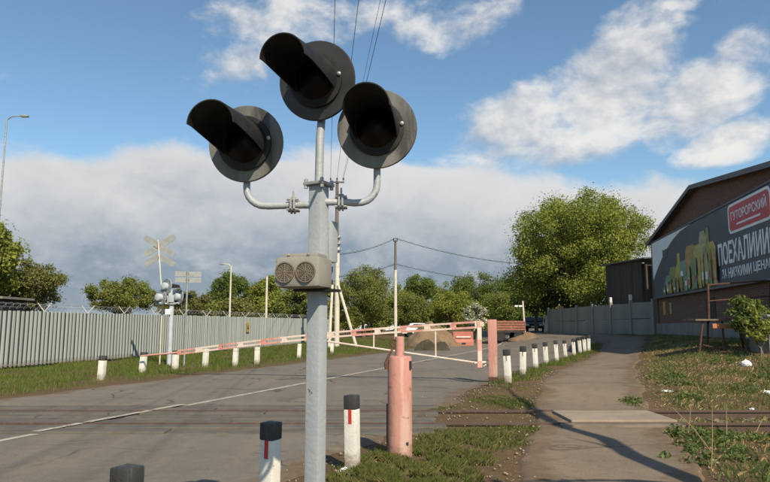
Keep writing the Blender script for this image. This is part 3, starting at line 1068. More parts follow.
# end upright, lower stay and droppers
eb = P(479.5, 367.5, gp.y) - o3
et = P(479.5, 321, gp.y) - o3
hh = (et - eb).length
segs = 4
b = MB().box((eb + et) / 2, (.12, .06, hh), bevel=.006)
b.build('end_upright', M['boomw'], gx)
b = MB()
for s0, s1 in ((0, .14), (.36, .6), (.86, 1.0)):
    b.box(lerp(eb, et, (s0 + s1) / 2), (.124, .064, hh * (s1 - s0)), bevel=.004)
b.build('pink_band', M['boomp'], gx)
lowR = P(478, 363, gp.y) - o3
tl = .47
lowL = lerp(A, nodeB, tl) + upv * (sag(tl) - .06) + Vector((0, 0, -.12))
b = MB().tube([lowR, lowL], .026, 8)
b.build('lower_stay', M['boomw'], gx, True)
for tq in (.13, .32):
    top = lerp(A, nodeB, tq) + upv * (sag(tq) - .04)
    q = lerp(lowR, lowL, tq / tl)
    b = MB().tube([top, Vector((top.x, top.y, q.z))], .022, 8)
    b.build('dropper', M['boomw'], gx, True)
b = MB().tube([lowR + Vector((-.1, 0, 0)), lowR + Vector((.22, .02, .02))], .03, 8)
b.build('pivot_pin', M['boomw'], gx, True)

# ------------------------------------------------------------------ left fence of profiled sheet
def sheet_profile(L, n, depth):
    """trapezoid ribs along x"""
    pts = []
    p = L / n
    for k in range(n):
        x = k * p
        pts += [(x, 0), (x + p * .52, 0), (x + p * .56, -depth), (x + p * .95, -depth)]
    pts.append((L, 0))
    return pts


fdir = Vector((.244, 1, 0)).normalized()
frz = math.atan2(fdir.y, fdir.x)
fy0, fy1 = 8.0, 61.0
flen = (fy1 - fy0) / fdir.y
panL = 2.5
npan = int(flen / panL)
fbase = Vector((float(fence_x(fy0)), fy0, 0))
fen = thing('sheet_fence', fbase, 'long pale grey ribbed steel fence with barbed wire arms along the left verge', 'fence', frz)
FH = 2.02
# dark sheet per bay with the shade of the gaps in its colour, pale upright pickets in front of it
for k in range(npan):
    if k == 0:
        me0 = o = MB().box((panL / 2, .03, FH / 2 + .09), (panL - .02, .012, FH - .04)).build('gap_shade_sheet', M['fencegap'], fen)
        pk0 = MB().prism([(-.045, 0), (.045, 0), (.045, FH), (-.045, FH)], 0, .004)
        pk0 = MB().add([(x, y, z) for z in (0, FH) for x, y in ((-.052, .030), (-.044, -.008), (.044, -.008), (.052, .030), (.040, .030), (.034, 0), (-.034, 0), (-.040, .030))],
                       [(0, 1, 9, 8), (1, 2, 10, 9), (2, 3, 11, 10), (3, 4, 12, 11), (4, 5, 13, 12), (5, 6, 14, 13), (6, 7, 15, 14), (7, 0, 8, 15), (0, 7, 6, 1), (1, 6, 5, 2), (2, 5, 4, 3), (8, 9, 14, 15), (9, 10, 13, 14), (10, 11, 12, 13)]).build('picket', M['fence'], fen)
    else:
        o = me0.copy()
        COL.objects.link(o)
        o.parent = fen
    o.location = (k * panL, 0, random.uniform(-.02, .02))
npk = 12 * npan
for k in range(npk):
    o = pk0
    if k:
        o = pk0.copy()
        COL.objects.link(o)
        o.parent = fen
    o.location = ((k + .5) * panL / 12 + random.uniform(-.006, .006), -.012 + random.uniform(-.006, .006), .10 + random.uniform(-.018, .018))
    o.rotation_euler = (0, random.uniform(-.006, .006), random.uniform(-.05, .05))
pm0 = None
for k in range(npan + 1):
    if pm0 is None:
        b = MB().box((0, .09, 1.02), (.07, .07, 2.2), bevel=.006)
        pm0 = o = b.build('fence_post', M['fencepost'], fen)
        am0 = MB()
        for sg in (-1, 1):
            am0.tube([(0, .09, 2.10), (0, .09 + sg * .25, 2.42)], .016, 6)
        am0 = am0.build('barb_arm', M['palepole'], fen)
        a = am0
    else:
        o = pm0.copy()
        COL.objects.link(o)
        o.parent = fen
        a = am0.copy()
        COL.objects.link(a)
        a.parent = fen
    o.location = (k * panL, 0, 0)
    a.location = (k * panL, 0, random.uniform(-.03, .03))
    a.rotation_euler = (0, random.uniform(-.08, .08), random.uniform(.35, .65))
b = MB()
for sy, zz in ((-.16, 2.40), (-.08, 2.28), (.34, 2.40), (.26, 2.28)):
    for k in range(npan):
        b.tube([(k * panL, sy, zz), (k * panL + panL / 2, sy, zz - .03), (k * panL + panL, sy, zz)], .004, 4, False)
for k in range(int(flen * 3)):     # flat razor coil
    x = k / 3.0
    ring = [(x + .10 * math.sin(w) + .33 * w / (2 * math.pi), .09 + .13 * math.cos(w), 2.30 + .12 * math.sin(w)) for w in np.linspace(0, 2 * math.pi, 9)]
    b.tube(ring, .004, 3, False)
b.build('barbed_wire', M['steel'], fen)
# bottom rail in the gap
MB().box((flen / 2, .03, .16), (flen, .04, .05)).build('bottom_rail', M['fencepost'], fen)
sp_ = P(248, 326, 30)
yy = 41.0
kx = (yy - fy0) / fdir.y
# pixel 248 meets the fence line where x/y = -137/640
yy = (-13.7 - .244 * 22.75) / (-137 / 640.0 - .244)
kx = (yy - fy0) / fdir.y
b = MB().box((kx, -.09, 1.45), (.42, .01, .62), bevel=.003)
b.build('warning_plate', M['yellow'], fen)
MB().prism([(kx - .13, 1.33), (kx + .13, 1.33), (kx, 1.62)], -.102, -.097).build('warning_triangle', M['dark'], fen)

# ------------------------------------------------------------------ far crossing signal and signs
fp = G(169, 366)
t = thing('crossing_signal', fp, 'distant pale crossing signal seen from behind in front of the ribbed fence', 'crossing signal')
def LF(px, py): return P(px, py, fp.y) - Vector(fp)
z3 = LF(169, 304).z
MB().lathe([(.13, -.1), (.13, .05), (.095, .06), (.095, z3)], 16).build('mast', M['pale'], t, True)
MB().lathe([(.17, z3 - .02), (.17, z3 + .03)], 16).build('top_flange', M['steel'], t)
for (px, py, D, yaw) in ((160.5, 297.5, .60, 205), (166.5, 286.5, .64, 215), (179, 297, .60, 222)):
    c = LF(px, py)
    m = Matrix.Translation(c) @ Matrix.Rotation(R(-yaw), 4, 'Z') @ Matrix.Rotation(R(4), 4, 'X')
    head(t, m, D, M['pale'], M['black'], .55, .14)
b = MB().tube([LF(160, 296) + Vector((0, -.08, -.3)), LF(161, 303) + Vector((0, -.03, 0)), LF(169, 304), LF(178, 303) + Vector((0, -.03, 0)), LF(180, 296) + Vector((0, -.08, -.3))], .035, 8)
b.build('arm_pipe', M['pale'], t, True)
MB().box(LF(172, 296), (.22, .2, .5), bevel=.02).build('relay_box', M['pale'], t, True)
MB().tube([LF(168, 304), LF(167, 284)], .03, 8).build('upper_pipe', M['pale'], t)
MB().box(LF(169, 312) + Vector((0, -.13, 0)), (.2, .1, .22), bevel=.02).build('number_plate', M['bwhite'], t)

p = G(159.5, 366)
p = Vector((P(159.5, 366, fp.y + .4).x, fp.y + .4, gzf(-9, fp.y + .4)))
t = thing('crossbuck_sign', p, 'railway crossbuck sign of crossing boards seen from behind on a thin pole', 'road sign')
def LX(px, py): return P(px, py, p.y) - p
topz = LX(158, 240).z
b = MB().tube([(0, 0, -.1), (.0, 0, topz * .5), (LX(158, 240).x, 0, topz)], .028, 8)
b.build('pole', M['palepole'], t, True)
def plank(a, c, yoff, nm='board'):
    d = c - a
    L = d.length
    ang = math.atan2(d.z, d.x)
    hw = .125
    pol = [(-L / 2, -hw * .6), (-L / 2 + .08, -hw), (L / 2 - .08, -hw), (L / 2, -hw * .6), (L / 2, hw * .6), (L / 2 - .08, hw), (-L / 2 + .08, hw), (-L / 2, hw * .6)]
    m = Matrix.Translation((a + c) / 2 + Vector((0, yoff, 0))) @ Matrix.Rotation(-ang, 4, 'Y')
    MB().prism(pol, -.008, .008, m).build(nm, M['signback'], t)
plank(LX(144, 237), LX(174.5, 255), .045)
plank(LX(144, 255), LX(174.5, 236), .065)
plank(LX(144.5, 265), LX(158.2, 256), .045)
plank(LX(158.6, 256), LX(174.5, 265), .045)

p = Vector((P(184, 366, fp.y - .5).x, fp.y - .5, gzf(-8, fp.y - .5)))
t = thing('road_sign', p, 'two narrow grey boards on a thin post, seen from behind beside the far signal', 'road sign', R(14))
def LY_(px, py): return P(px, py, p.y) - p
b = MB().tube([(0, 0, -.1), (0, 0, LY_(184, 270).z)], .035, 10)
b.build('pole', M['signback'], t, True)
for py in (274, 280):
    z = LY_(184, py).z
    MB().box((.02, .05, z), (1.0, .012, .20), bevel=.004).build('board', M['signback'], t)
    MB().box((.0, .04, z), (.10, .03, .06)).build('clamp', M['dark'], t)

# ------------------------------------------------------------------ street lamps, poles and wires
def lamp(px, pytop, Y, arm, label, mt, r=.07):
    base = Vector((P(px, 320, Y).x, Y, gzf(P(px, 320, Y).x, Y)))
    t = thing('street_lamp', base, label, 'street lamp', 0, 'street lamps beyond the fence')
    h = P(px, pytop, Y).z - base.z
    MB().tube([(0, 0, -.1), (0, 0, h * .5), (0, 0, h)], [r * 1.2, r, r * .7], 10).build('pole', mt, t, True)
    MB().tube([(0, 0, h - .05), (arm * .3, 0, h + .12), (arm, 0, h + .16)], .03, 8).build('arm', mt, t, True)
    b = MB().box((arm * 1.15, 0, h + .15), (abs(arm) * .55, .2, .09), bevel=.03)
    hd = b.build('lamp_head', M['steel'], t, True)
    MB().box((arm * 1.15, 0, h + .098), (abs(arm) * .4, .14, .02)).build('lamp_glass', M['bwhite'], hd)
    return t


lamp(-9, 119, 31, .75, 'tall thin street lamp at the left edge rising above the trees', M['steel'], .05)
lamp(229.5, 266, 47, -.6, 'pale street lamp rising behind the ribbed fence in front of dark green trees', M['palepole'], .07)
base = Vector((P(266, 320, 50).x, 50, gzf(-9, 50)))
t = thing('plain_post', base, 'plain pale post without lamp behind the ribbed fence', 'post')
MB().tube([(0, 0, -.1), (0, 0, P(266, 278, 50).z)], [.10, .08], 8).build('pole', M['palepole'], t)

UY, VY = 45.0, 56.0
ub = Vector((P(336, 300, UY).x, UY, gzf(P(336, 300, UY).x, UY)))
t = thing('utility_pole', ub, 'utility pole with crossarm and two braces behind the signal mast', 'utility pole')
zt = P(335, 181, UY).z - ub.z
zm = P(336, 238, UY).z - ub.z
MB().tube([(.02, 0, zm - .6), (0, 0, zt)], [.15, .11], 10).build('upper_pole', M['wood'], t, True)
MB().tube([(.06, .18, -.1), (.05, .17, zm + .2)], [.20, .17], 10).build('lower_pole', M['palepole'], t, True)
for k in range(3):
    MB().lathe([(.30, 0), (.30, .08)], 12, Matrix.Translation((.03, .08, zm - .9 + k * .45))).build('band', M['steel'], t)
MB().box((0, -.12, zt - .12), (1.05, .1, .1), bevel=.01).build('crossarm', M['wood'], t)
ins = []
for dx in (-.46, 0, .46):
    b = MB().lathe([(.012, 0), (.012, .1), (.05, .11), (.06, .17), (.035, .2), (.055, .24), (.02, .29), (.002, .3)], 10, Matrix.Translation((dx, -.12, zt - .07)))
    b.build('insulator', M['dark'], t, True)
    ins.append(ub + Vector((dx, -.12, zt + .18)))
zs = P(336, 285, UY).z - ub.z
MB().tube([(-.25, -.15, zs), (P(330, 350, UY).x - ub.x, -.9, -.1)], [.09, .11], 8).build('brace', M['palepole'], t, True)
MB().tube([(.15, -.05, zs), (P(357, 338, UY).x - ub.x, -.3, -.1)], [.09, .11], 8).build('brace', M['palepole'], t, True)

vb = Vector((P(395.5, 300, VY).x, VY, gzf(P(395.5, 300, VY).x, VY)))
t = thing('utility_pole', vb, 'slim pale utility pole with dark top above the heap of sand', 'utility pole')
zt2 = P(395, 241, VY).z - vb.z
zm2 = P(395, 266, VY).z - vb.z
MB().tube([(0, 0, zm2 - .3), (0, 0, zt2)], [.12, .10], 10).build('upper_pole', M['wood'], t, True)
MB().tube([(.0, .05, -.1), (.0, .05, zm2)], [.15, .13], 10).build('lower_pole', M['palepole'], t, True)
MB().box((0, -.1, zt2), (.42, .1, .1), bevel=.01).build('crossarm', M['wood'], t)
for dx in (-.16, .16):
    MB().lathe([(.012, 0), (.05, .06), (.05, .14), (.02, .2)], 8, Matrix.Translation((dx, -.1, zt2 + .05))).build('insulator', M['dark'], t)


def cable(a, b_, sagm, r, label, n=28, name='overhead_wire', group=None, mt=None, twist=False):
    pts = []
    for k in range(n + 1):
        s = k / n
        q = lerp(Vector(a), Vector(b_), s)
        q.z -= sagm * 4 * s * (1 - s)
        pts.append(q)
    bb = MB().tube(pts, r, 5)
    if twist:
        bb.tube([q + Vector((0, .03 * math.cos(i * 2.2), .06 + .045 * math.sin(i * 1.9))) for i, q in enumerate(pts)], r * .8, 4)
    o = bb.build(name, mt or M['wire'], None, True)
    return tag(o, label, 'wire', group or 'overhead wires')


for (px, q, lab) in ((335, ins[0], 'leftmost overhead wire passing behind the top signal lamp'), (358.5, ins[1], 'overhead wire meeting the top edge just right of the top signal lamp'),
                     (380, ins[2] + Vector((-.1, 0, -.2)), 'thin pale-looking left wire of the close pair above the right signal lamp'), (385.5, ins[2], 'right wire of the close pair above the right signal lamp')):
    e = P(px, 0, 20)
    a = Vector(q)
    far_ = a + (e - a) * ((-12 - a.y) / (e.y - a.y))
    cable(a, far_, .05, .011 if 'thin' not in lab else .007, lab, 40)
top2 = vb + Vector((0, -.1, zt2 + .2))
low2 = vb + Vector((0, 0, zm2 + .15))
cable(top2, ub + Vector((0, 0, P(337, 255, UY).z - ub.z)), .25, .016, 'upper twisted cable between the two utility poles', twist=True, n=44)
cable(low2, ub + Vector((.2, 0, P(337, 277, UY).z - ub.z)), .15, .016, 'lower twisted cable between the two utility poles', twist=True, n=44)
rp = P(520, 264, 60)
cable(top2, rp, .35, .016, 'upper twisted cable from the slim pole towards the big tree', twist=True, n=60)
cable(low2, P(522, 282, 60), .35, .014, 'lower twisted cable from the slim pole towards the big tree', twist=True, n=60)

# ------------------------------------------------------------------ brick building with billboard
bdir = Vector((.17, 1, 0)).normalized()
# local frame: x runs along the facade towards the viewer, y runs away from the road into the building
corner = Vector((16.1, 38, .9))
brz = math.atan2(-bdir.y, -bdir.x)
bl = thing('brick_building', corner, 'gabled red brick warehouse carrying a large billboard on the right', 'building', brz)
def wall_y(px, zw=4.8):
    k = (px - 385) / F
    return (16.1 - .17 * 38 - .25 - k * (zw - CAMH) * math.sin(PITCH)) / (k * math.cos(PITCH) - .17)


def s_at(px, zw=4.8):
    """distance along the facade from the far corner for a pixel column"""
    return (38 - wall_y(px, zw)) / bdir.y
s_ridge = s_at(692, 8.3)
SL = 18.6
ez = 5.55
rz_ = P(692, 187, wall_y(692, 8.3)).z - .9
nz_ = rz_ + (P(770, 165, wall_y(770, 7.3)).z - .9 - rz_) / (s_at(770, 7.3) - s_ridge) * (SL - s_ridge)
gable = [(0, -1.2), (SL, -1.2), (SL, nz_), (s_ridge, rz_), (0, ez)]
b = MB().prism(gable, 0, 12.0)
b.build('wall', M['brick'], bl)
def slope_box(p0, p1, y0, y1, th, name, mt, lift=.0, par=bl):
    d = Vector((p1[0] - p0[0], 0, p1[1] - p0[1]))
    L = d.length
    u = d / L
    nrm = Vector((-u.z, 0, u.x))
    c = Vector((p0[0], 0, p0[1])) + d / 2 + nrm * (th / 2 + lift)
    rot = Matrix((u, Vector((0, 1, 0)), nrm)).transposed()
    return MB().box(c + Vector((0, (y0 + y1) / 2, 0)), (L, y1 - y0, th), rot).build(name, mt, par)
sl1 = (s_ridge, rz_)
d1 = ((0 - s_ridge), (ez - rz_))
rf = slope_box((s_ridge, rz_), (-.45, ez - .45 * (rz_ - ez) / s_ridge), -.35, 12.2, .09, 'roof', M['roof'], -.09 - .02)
# recompute with upward normal
bpy.data.objects.remove(rf)
rf1 = slope_box((-.45, ez - .45 * (rz_ - ez) / s_ridge), (s_ridge + .01, rz_), -.35, 12.2, .09, 'roof', M['roof'], .01)
rf2 = slope_box((s_ridge - .01, rz_), (SL + .4, nz_ - .034), -.35, 12.2, .09, 'roof', M['roof'], .012)
slope_box((-.46, ez - .46 * (rz_ - ez) / s_ridge), (s_ridge, rz_), -.40, -.352, .20, 'fascia', M['roof'], -.10, rf1)
slope_box((s_ridge, rz_), (SL + .41, nz_ - .034), -.40, -.352, .20, 'fascia', M['roof'], -.10, rf2)
MB().box((SL / 2, -.06, .35), (SL, .12, .9)).build('plinth', M['concrete'], bl)
MB().box((.15, -.05, 2.3), (.35, .10, 4.4)).build('corner_pier', M['brick'], bl)
# faded bill posters and a boarded window on the wall below the billboard
MB().box((1.6, -.012, 1.65), (.5, .02, .75)).build('torn_poster', M['borange'], bl)
MB().box((2.9, -.012, 1.6), (.35, .02, .6)).build('torn_poster', M['bcream'], bl)
MB().box((9.5, .03, 1.4), (1.3, .1, 1.0)).build('boarded_window', M['board'], bl)
# roof over the wall: shadow band boards under the eave
for k in range(16):
    pass

BZ0, BZ1, BS0, BS1 = P(660, 298, 37).z - .9, P(657, 243, 37.5).z - .9, .45, 18.4
bb = thing('billboard', corner, 'large slate blue supermarket billboard fixed to the brick wall', 'billboard', brz)
MB().box(((BS0 + BS1) / 2, -.20, (BZ0 + BZ1) / 2), (BS1 - BS0, .10, BZ1 - BZ0)).build('panel', M['bill'], bb)
fr = MB()
for z in (BZ0, BZ1):
    fr.box(((BS0 + BS1) / 2, -.21, z), (BS1 - BS0 + .1, .16, .07))
for x in (BS0, BS1):
    fr.box((x, -.21, (BZ0 + BZ1) / 2), (.07, .16, BZ1 - BZ0 - .07))
fr.build('frame', M['roof'], bb)
bh = BZ1 - BZ0
# white swoosh in the far top corner (in panel coordinates: x from the far end, z up)
w_end = s_at(693)
sw = [(BS0 + .05, BZ1 - .05), (w_end, BZ1 - .05)]
for k in range(1, 9):
    q = k / 8
    sw.append((w_end + (BS0 + .05 - w_end) * (q ** .72), BZ1 - .05 - (bh * .66) * q ** 1.5))
MB().prism(sw, -.258, -.253).build('white_corner', M['bwhite'], bb)
MB().box((s_at(666), -.262, BZ1 - .95), (.95, .006, .45)).build('small_emblem', M['bill'], bb)
# printed groceries
def pack(px, w, z0_, h_, kind, m, dy):
    x = s_at(px)
    if kind == 'bottle':
        pol = [(x - w, z0_), (x + w, z0_), (x + w, z0_ + h_ * .55), (x + w * .35, z0_ + h_ * .75), (x + w * .35, z0_ + h_), (x - w * .35, z0_ + h_), (x - w * .35, z0_ + h_ * .75), (x - w, z0_ + h_ * .55)]
    elif kind == 'bag':
        pol = [(x - w, z0_), (x + w, z0_), (x + w * .9, z0_ + h_ * .85), (x + w * .5, z0_ + h_), (x - w * .6, z0_ + h_), (x - w * .95, z0_ + h_ * .8)]
    else:
        pol = [(x + w * math.cos(a), z0_ + h_ / 2 + h_ / 2 * math.sin(a)) for a in np.linspace(0, 2 * math.pi, 14)[:-1]]
    MB().prism(pol, -.2535 - dy - .0012, -.2535 - dy).build('printed_package', m, bb)
zb = BZ0 + .12
k = 0
for (px, w, dz, h_, kind, m) in (
        (668, .75, 0, 1.0, 'round', 'bteal'), (673, .8, .1, 1.25, 'bag', 'bgreen'), (679, .7, .2, 1.75, 'bottle', 'byellow'), (684, .8, 0, 1.5, 'bag', 'bteal'),
        (690, .7, .3, 1.8, 'bag', 'borange'), (694, .6, .0, 2.1, 'bottle', 'bgreen'), (699, .8, .1, 1.9, 'bag', 'byellow'), (704, .55, .5, 2.0, 'bag', 'bcream'),
        (709, .6, .1, 2.45, 'bottle', 'bgreen'), (712, .65, .0, 1.9, 'bag', 'byellow'), (671, .45, 0, .6, 'round', 'borange'), (677, .4, 0, .6, 'round', 'bgreen'), (687, .5, 0, .7, 'round', 'bcream'),
        (696, .5, 0, .75, 'bag', 'bcream'), (702, .45, 0, .7, 'round', 'bgreen'), (714, .35, .1, .8, 'bag', 'bwhite'), (682, .25, .5, .5, 'bag', 'bwhite'), (707, .3, .7, .6, 'bag', 'bwhite')):
    pack(px, w, zb + dz, h_, kind, M[m], .0016 * (k + 1))
    k += 1


rk = random.Random(4)
for row in range(2):
    for j in range(15):
        px = 664 + 52 * j / 14 + rk.uniform(-.8, .8)
        hb = (.55 + 1.1 * j / 14) * (1.0 if row else .55) * rk.uniform(.8, 1.2)
        w = rk.uniform(.16, .27)
        z_ = zb + (.35 if row == 0 else .0) * rk.uniform(.3, 1)
        pack(px, w, z_, hb, rk.choice(('bag', 'bottle', 'bag', 'round')), M[rk.choice(('bgreen', 'byellow', 'byellow', 'borange', 'bcream', 'bgreen', 'bteal'))], .0016 * (k + 1))
        k += 1
        if rk.random() < .6:
            pack(px, w * .6, z_ + hb * .2, hb * .22, 'bag', M[rk.choice(('bwhite', 'bcream', 'bred'))], .0016 * (k + 1))
            k += 1


def text(s_, x0, x1, z0_, z1_, m, y, name='lettering', parent=None, bold=.0):
    cu = bpy.data.curves.new(name, 'FONT')
    cu.body = s_
    cu.extrude = .004
    cu.offset = bold
    o = bpy.data.objects.new(name, cu)
    COL.objects.link(o)
    dg = bpy.context.evaluated_depsgraph_get()
    me = bpy.data.meshes.new_from_object(o.evaluated_get(dg))
    bpy.data.objects.remove(o)
    n = len(me.vertices)
    co = np.empty(n * 3, np.float32)
    me.vertices.foreach_get('co', co)
    co = co.reshape(-1, 3)
    mn, mxx = co.min(0), co.max(0)
    out = np.empty_like(co)
    out[:, 0] = x0 + (co[:, 0] - mn[0]) / (mxx[0] - mn[0]) * (x1 - x0)
    out[:, 2] = z0_ + (co[:, 1] - mn[1]) / (mxx[1] - mn[1]) * (z1_ - z0_)
    out[:, 1] = y - co[:, 2]
    me.vertices.foreach_set('co', out.ravel())
    me.materials.clear()
    me.update()
    return link(name, me, m, parent)


def zat(px, py):
    return P(px, py, wall_y(px)).z - .9


z_hi, z_lo = zat(735, 238.5), zat(735, 262)
e_big = s_at(770.5)
text('ПОЕХАЛИИИ!', s_at(718.5), e_big + .1, z_lo, z_hi, M['bwhite'], -.258, parent=bb, bold=.022)
a_, c_ = s_at(721), e_big + .55
for w_, q0, q1 in (('ЗА', 0, .10), ('НИЗКИМИ', .135, .57), ('ЦЕНАМИ', .605, 1)):
    text(w_, a_ + (c_ - a_) * q0, a_ + (c_ - a_) * q1, zat(735, 276.5), zat(735, 266), M['bwhite'], -.258, parent=bb, bold=.016)
lx0, lx1 = s_at(730.5), s_at(771) + .25
lz0, lz1 = zat(735, 233), min(zat(735, 202), BZ1 - .10)


def rounded(x0, x1, z0_, z1_, r):
    out = []
    for cx, cz, a0 in ((x1 - r, z1_ - r, 0), (x0 + r, z1_ - r, 90), (x0 + r, z0_ + r, 180), (x1 - r, z0_ + r, 270)):
        for k in range(5):
            a = R(a0 + 90 * k / 4)
            out.append((cx + r * math.cos(a), cz + r * math.sin(a)))
    return out


MB().prism(rounded(lx0, lx1, lz0, lz1, .25), -.262, -.252).build('logo_border', M['bwhite'], bb)
MB().prism(rounded(lx0 + .12, lx1 - .12, lz0 + .10, lz1 - .10, .2), -.270, -.263).build('logo_plate', M['bred'], bb)
text('ГУТОРОВСКИЙ', lx0 + .35, lx1 - .35, lz0 + .42 * (lz1 - lz0), lz0 + .80 * (lz1 - lz0), M['bwhite'], -.273, parent=bb, bold=.01)
MB().box(((lx0 + lx1) / 2, -.274, lz0 + .26 * (lz1 - lz0)), (lx1 - lx0 - 1.8, .006, .07)).build('logo_strapline', M['bwhite'], bb)

# ------------------------------------------------------------------ concrete fence and dark shed behind it
cA, cB = Vector((15.95, 38.2, 0)), Vector((13.35, 52.5, 0))
cd = (cB - cA)
cl = cd.length
cf = thing('concrete_fence', (cA.x, cA.y, gzf(cA.x - .5, cA.y) - .02), 'grey concrete panel fence running from the brick building to the big tree', 'fence', math.atan2(cd.y, cd.x))
npn = 6
pw = cl / npn
slope = (gzf(cB.x - .5, cB.y) - gzf(cA.x - .5, cA.y)) / cl
for k in range(npn):
    zb_ = slope * (k + .5) * pw
    for row in range(2):
        o = MB().box((0, 0, 0), (pw - .14, .09, .98), bevel=.015).build('concrete_panel', M['concrete'], cf)
        o.location = ((k + .5) * pw, random.uniform(-.02, .02), zb_ + .50 + row * 1.0 + random.uniform(-.012, .012))
        o.rotation_euler = (random.uniform(-.015, .015), random.uniform(-.006, .006), 0)
for k in range(npn + 1):
    o = MB().box((0, 0, 0), (.17, .2, 2.3), bevel=.015).build('concrete_post', M['concrete'], cf)
    o.location = (k * pw, .0, slope * k * pw + 1.0)
for k, h_ in ((1, 2.35), (2, 2.3)):
    MB().box((k * pw, 0, slope * k * pw + h_), (.16, .16, .36), bevel=.02).build('white_post_top', M['white'], cf)

shb = Vector((P(617, 300, 46).x, 41.0, .9))
t = thing('dark_shed', (18.25, 41.2, .9), 'dark plank shed with a sloping sheet roof behind the concrete fence', 'shed', R(12))
zsh0 = P(617, 264, 44).z - .9
zsh1 = P(655, 252, 40).z - .9
pol = [(-1.7, 0), (2.4, 0), (2.4, zsh1), (-1.7, zsh0)]
nb = 16
for k in range(nb):
    x0, x1 = -1.7 + 5.1 * k / nb, -1.7 + 5.1 * (k + 1) / nb - .015
    h0, h1 = [zsh0 + (zsh1 - zsh0) * ((x + 1.7) / 4.1) for x in (x0, x1)]
    MB().prism([(x0, 0), (x1, 0), (x1, h1 - .05), (x0, h0 - .05)], 4.48 + random.uniform(-.012, .012), 4.53).build('plank', M['board'], t)
for k in range(12):
    y0 = .3 + k * .35
    MB().box((-1.68 + random.uniform(-.01, .01), y0 + .17, zsh0 / 2), (.04, .335, zsh0 - .04)).build('side_plank', M['board'], t)
d = Vector((4.1, 0, zsh1 - zsh0))
rot = Matrix((d.normalized(), Vector((0, 1, 0)), d.normalized().cross(Vector((0, 1, 0))))).transposed()
MB().box((.35, 2.2, (zsh0 + zsh1) / 2 + .06), (4.7, 5.4, .08), rot).build('roof', M['roof'], t)
MB().box((1.35, -.10, 2.2), (.14, .14, 4.4)).build('corner_post', M['palepole'], t)
MB().box((-1.6, -.05, zsh0 / 2), (.12, .12, zsh0 - .05)).build('corner_post', M['board'], t)
MB().box((.35, .0, zsh0 - .25), (4.0, .10, .30)).build('eave_beam', M['board'], t)

# ------------------------------------------------------------------ trees
def leaf_cloud(centers, radii, n, size, squash=.75, droop=0.0, outward=.5, aspect=.55, r=rng):
    """n leaf faces spread through ellipsoidal clumps"""
    centers = np.asarray(centers, float)
    radii = np.asarray(radii, float)
    w = radii ** 2.2
    idx = r.choice(len(centers), n, p=w / w.sum())
    d = r.normal(size=(n, 3))
    d /= np.linalg.norm(d, axis=1)[:, None]
    rad = r.random(n) ** .42
    off = d * (rad * radii[idx])[:, None]
    off[:, 2] *= squash
    pos = centers[idx] + off
    pos[:, 2] -= droop * np.abs(r.normal(size=n))
    nrm = d * outward + r.normal(size=(n, 3)) * .6 + np.array([0, 0, .35])
    nrm /= np.linalg.norm(nrm, axis=1)[:, None]
    a = np.cross(nrm, r.normal(size=(n, 3)))
    a /= np.linalg.norm(a, axis=1)[:, None] + 1e-9
    b = np.cross(nrm, a)
    s = size * (.6 + .8 * r.random(n))[:, None]
    v = np.empty((n, 4, 3))
    v[:, 0] = pos - a * s
    v[:, 1] = pos + b * s * aspect + nrm * s * .18
    v[:, 2] = pos + a * s
    v[:, 3] = pos - b * s * aspect + nrm * s * .12
    f = np.arange(n * 4).reshape(n, 4)
    return v.reshape(-1, 3), f


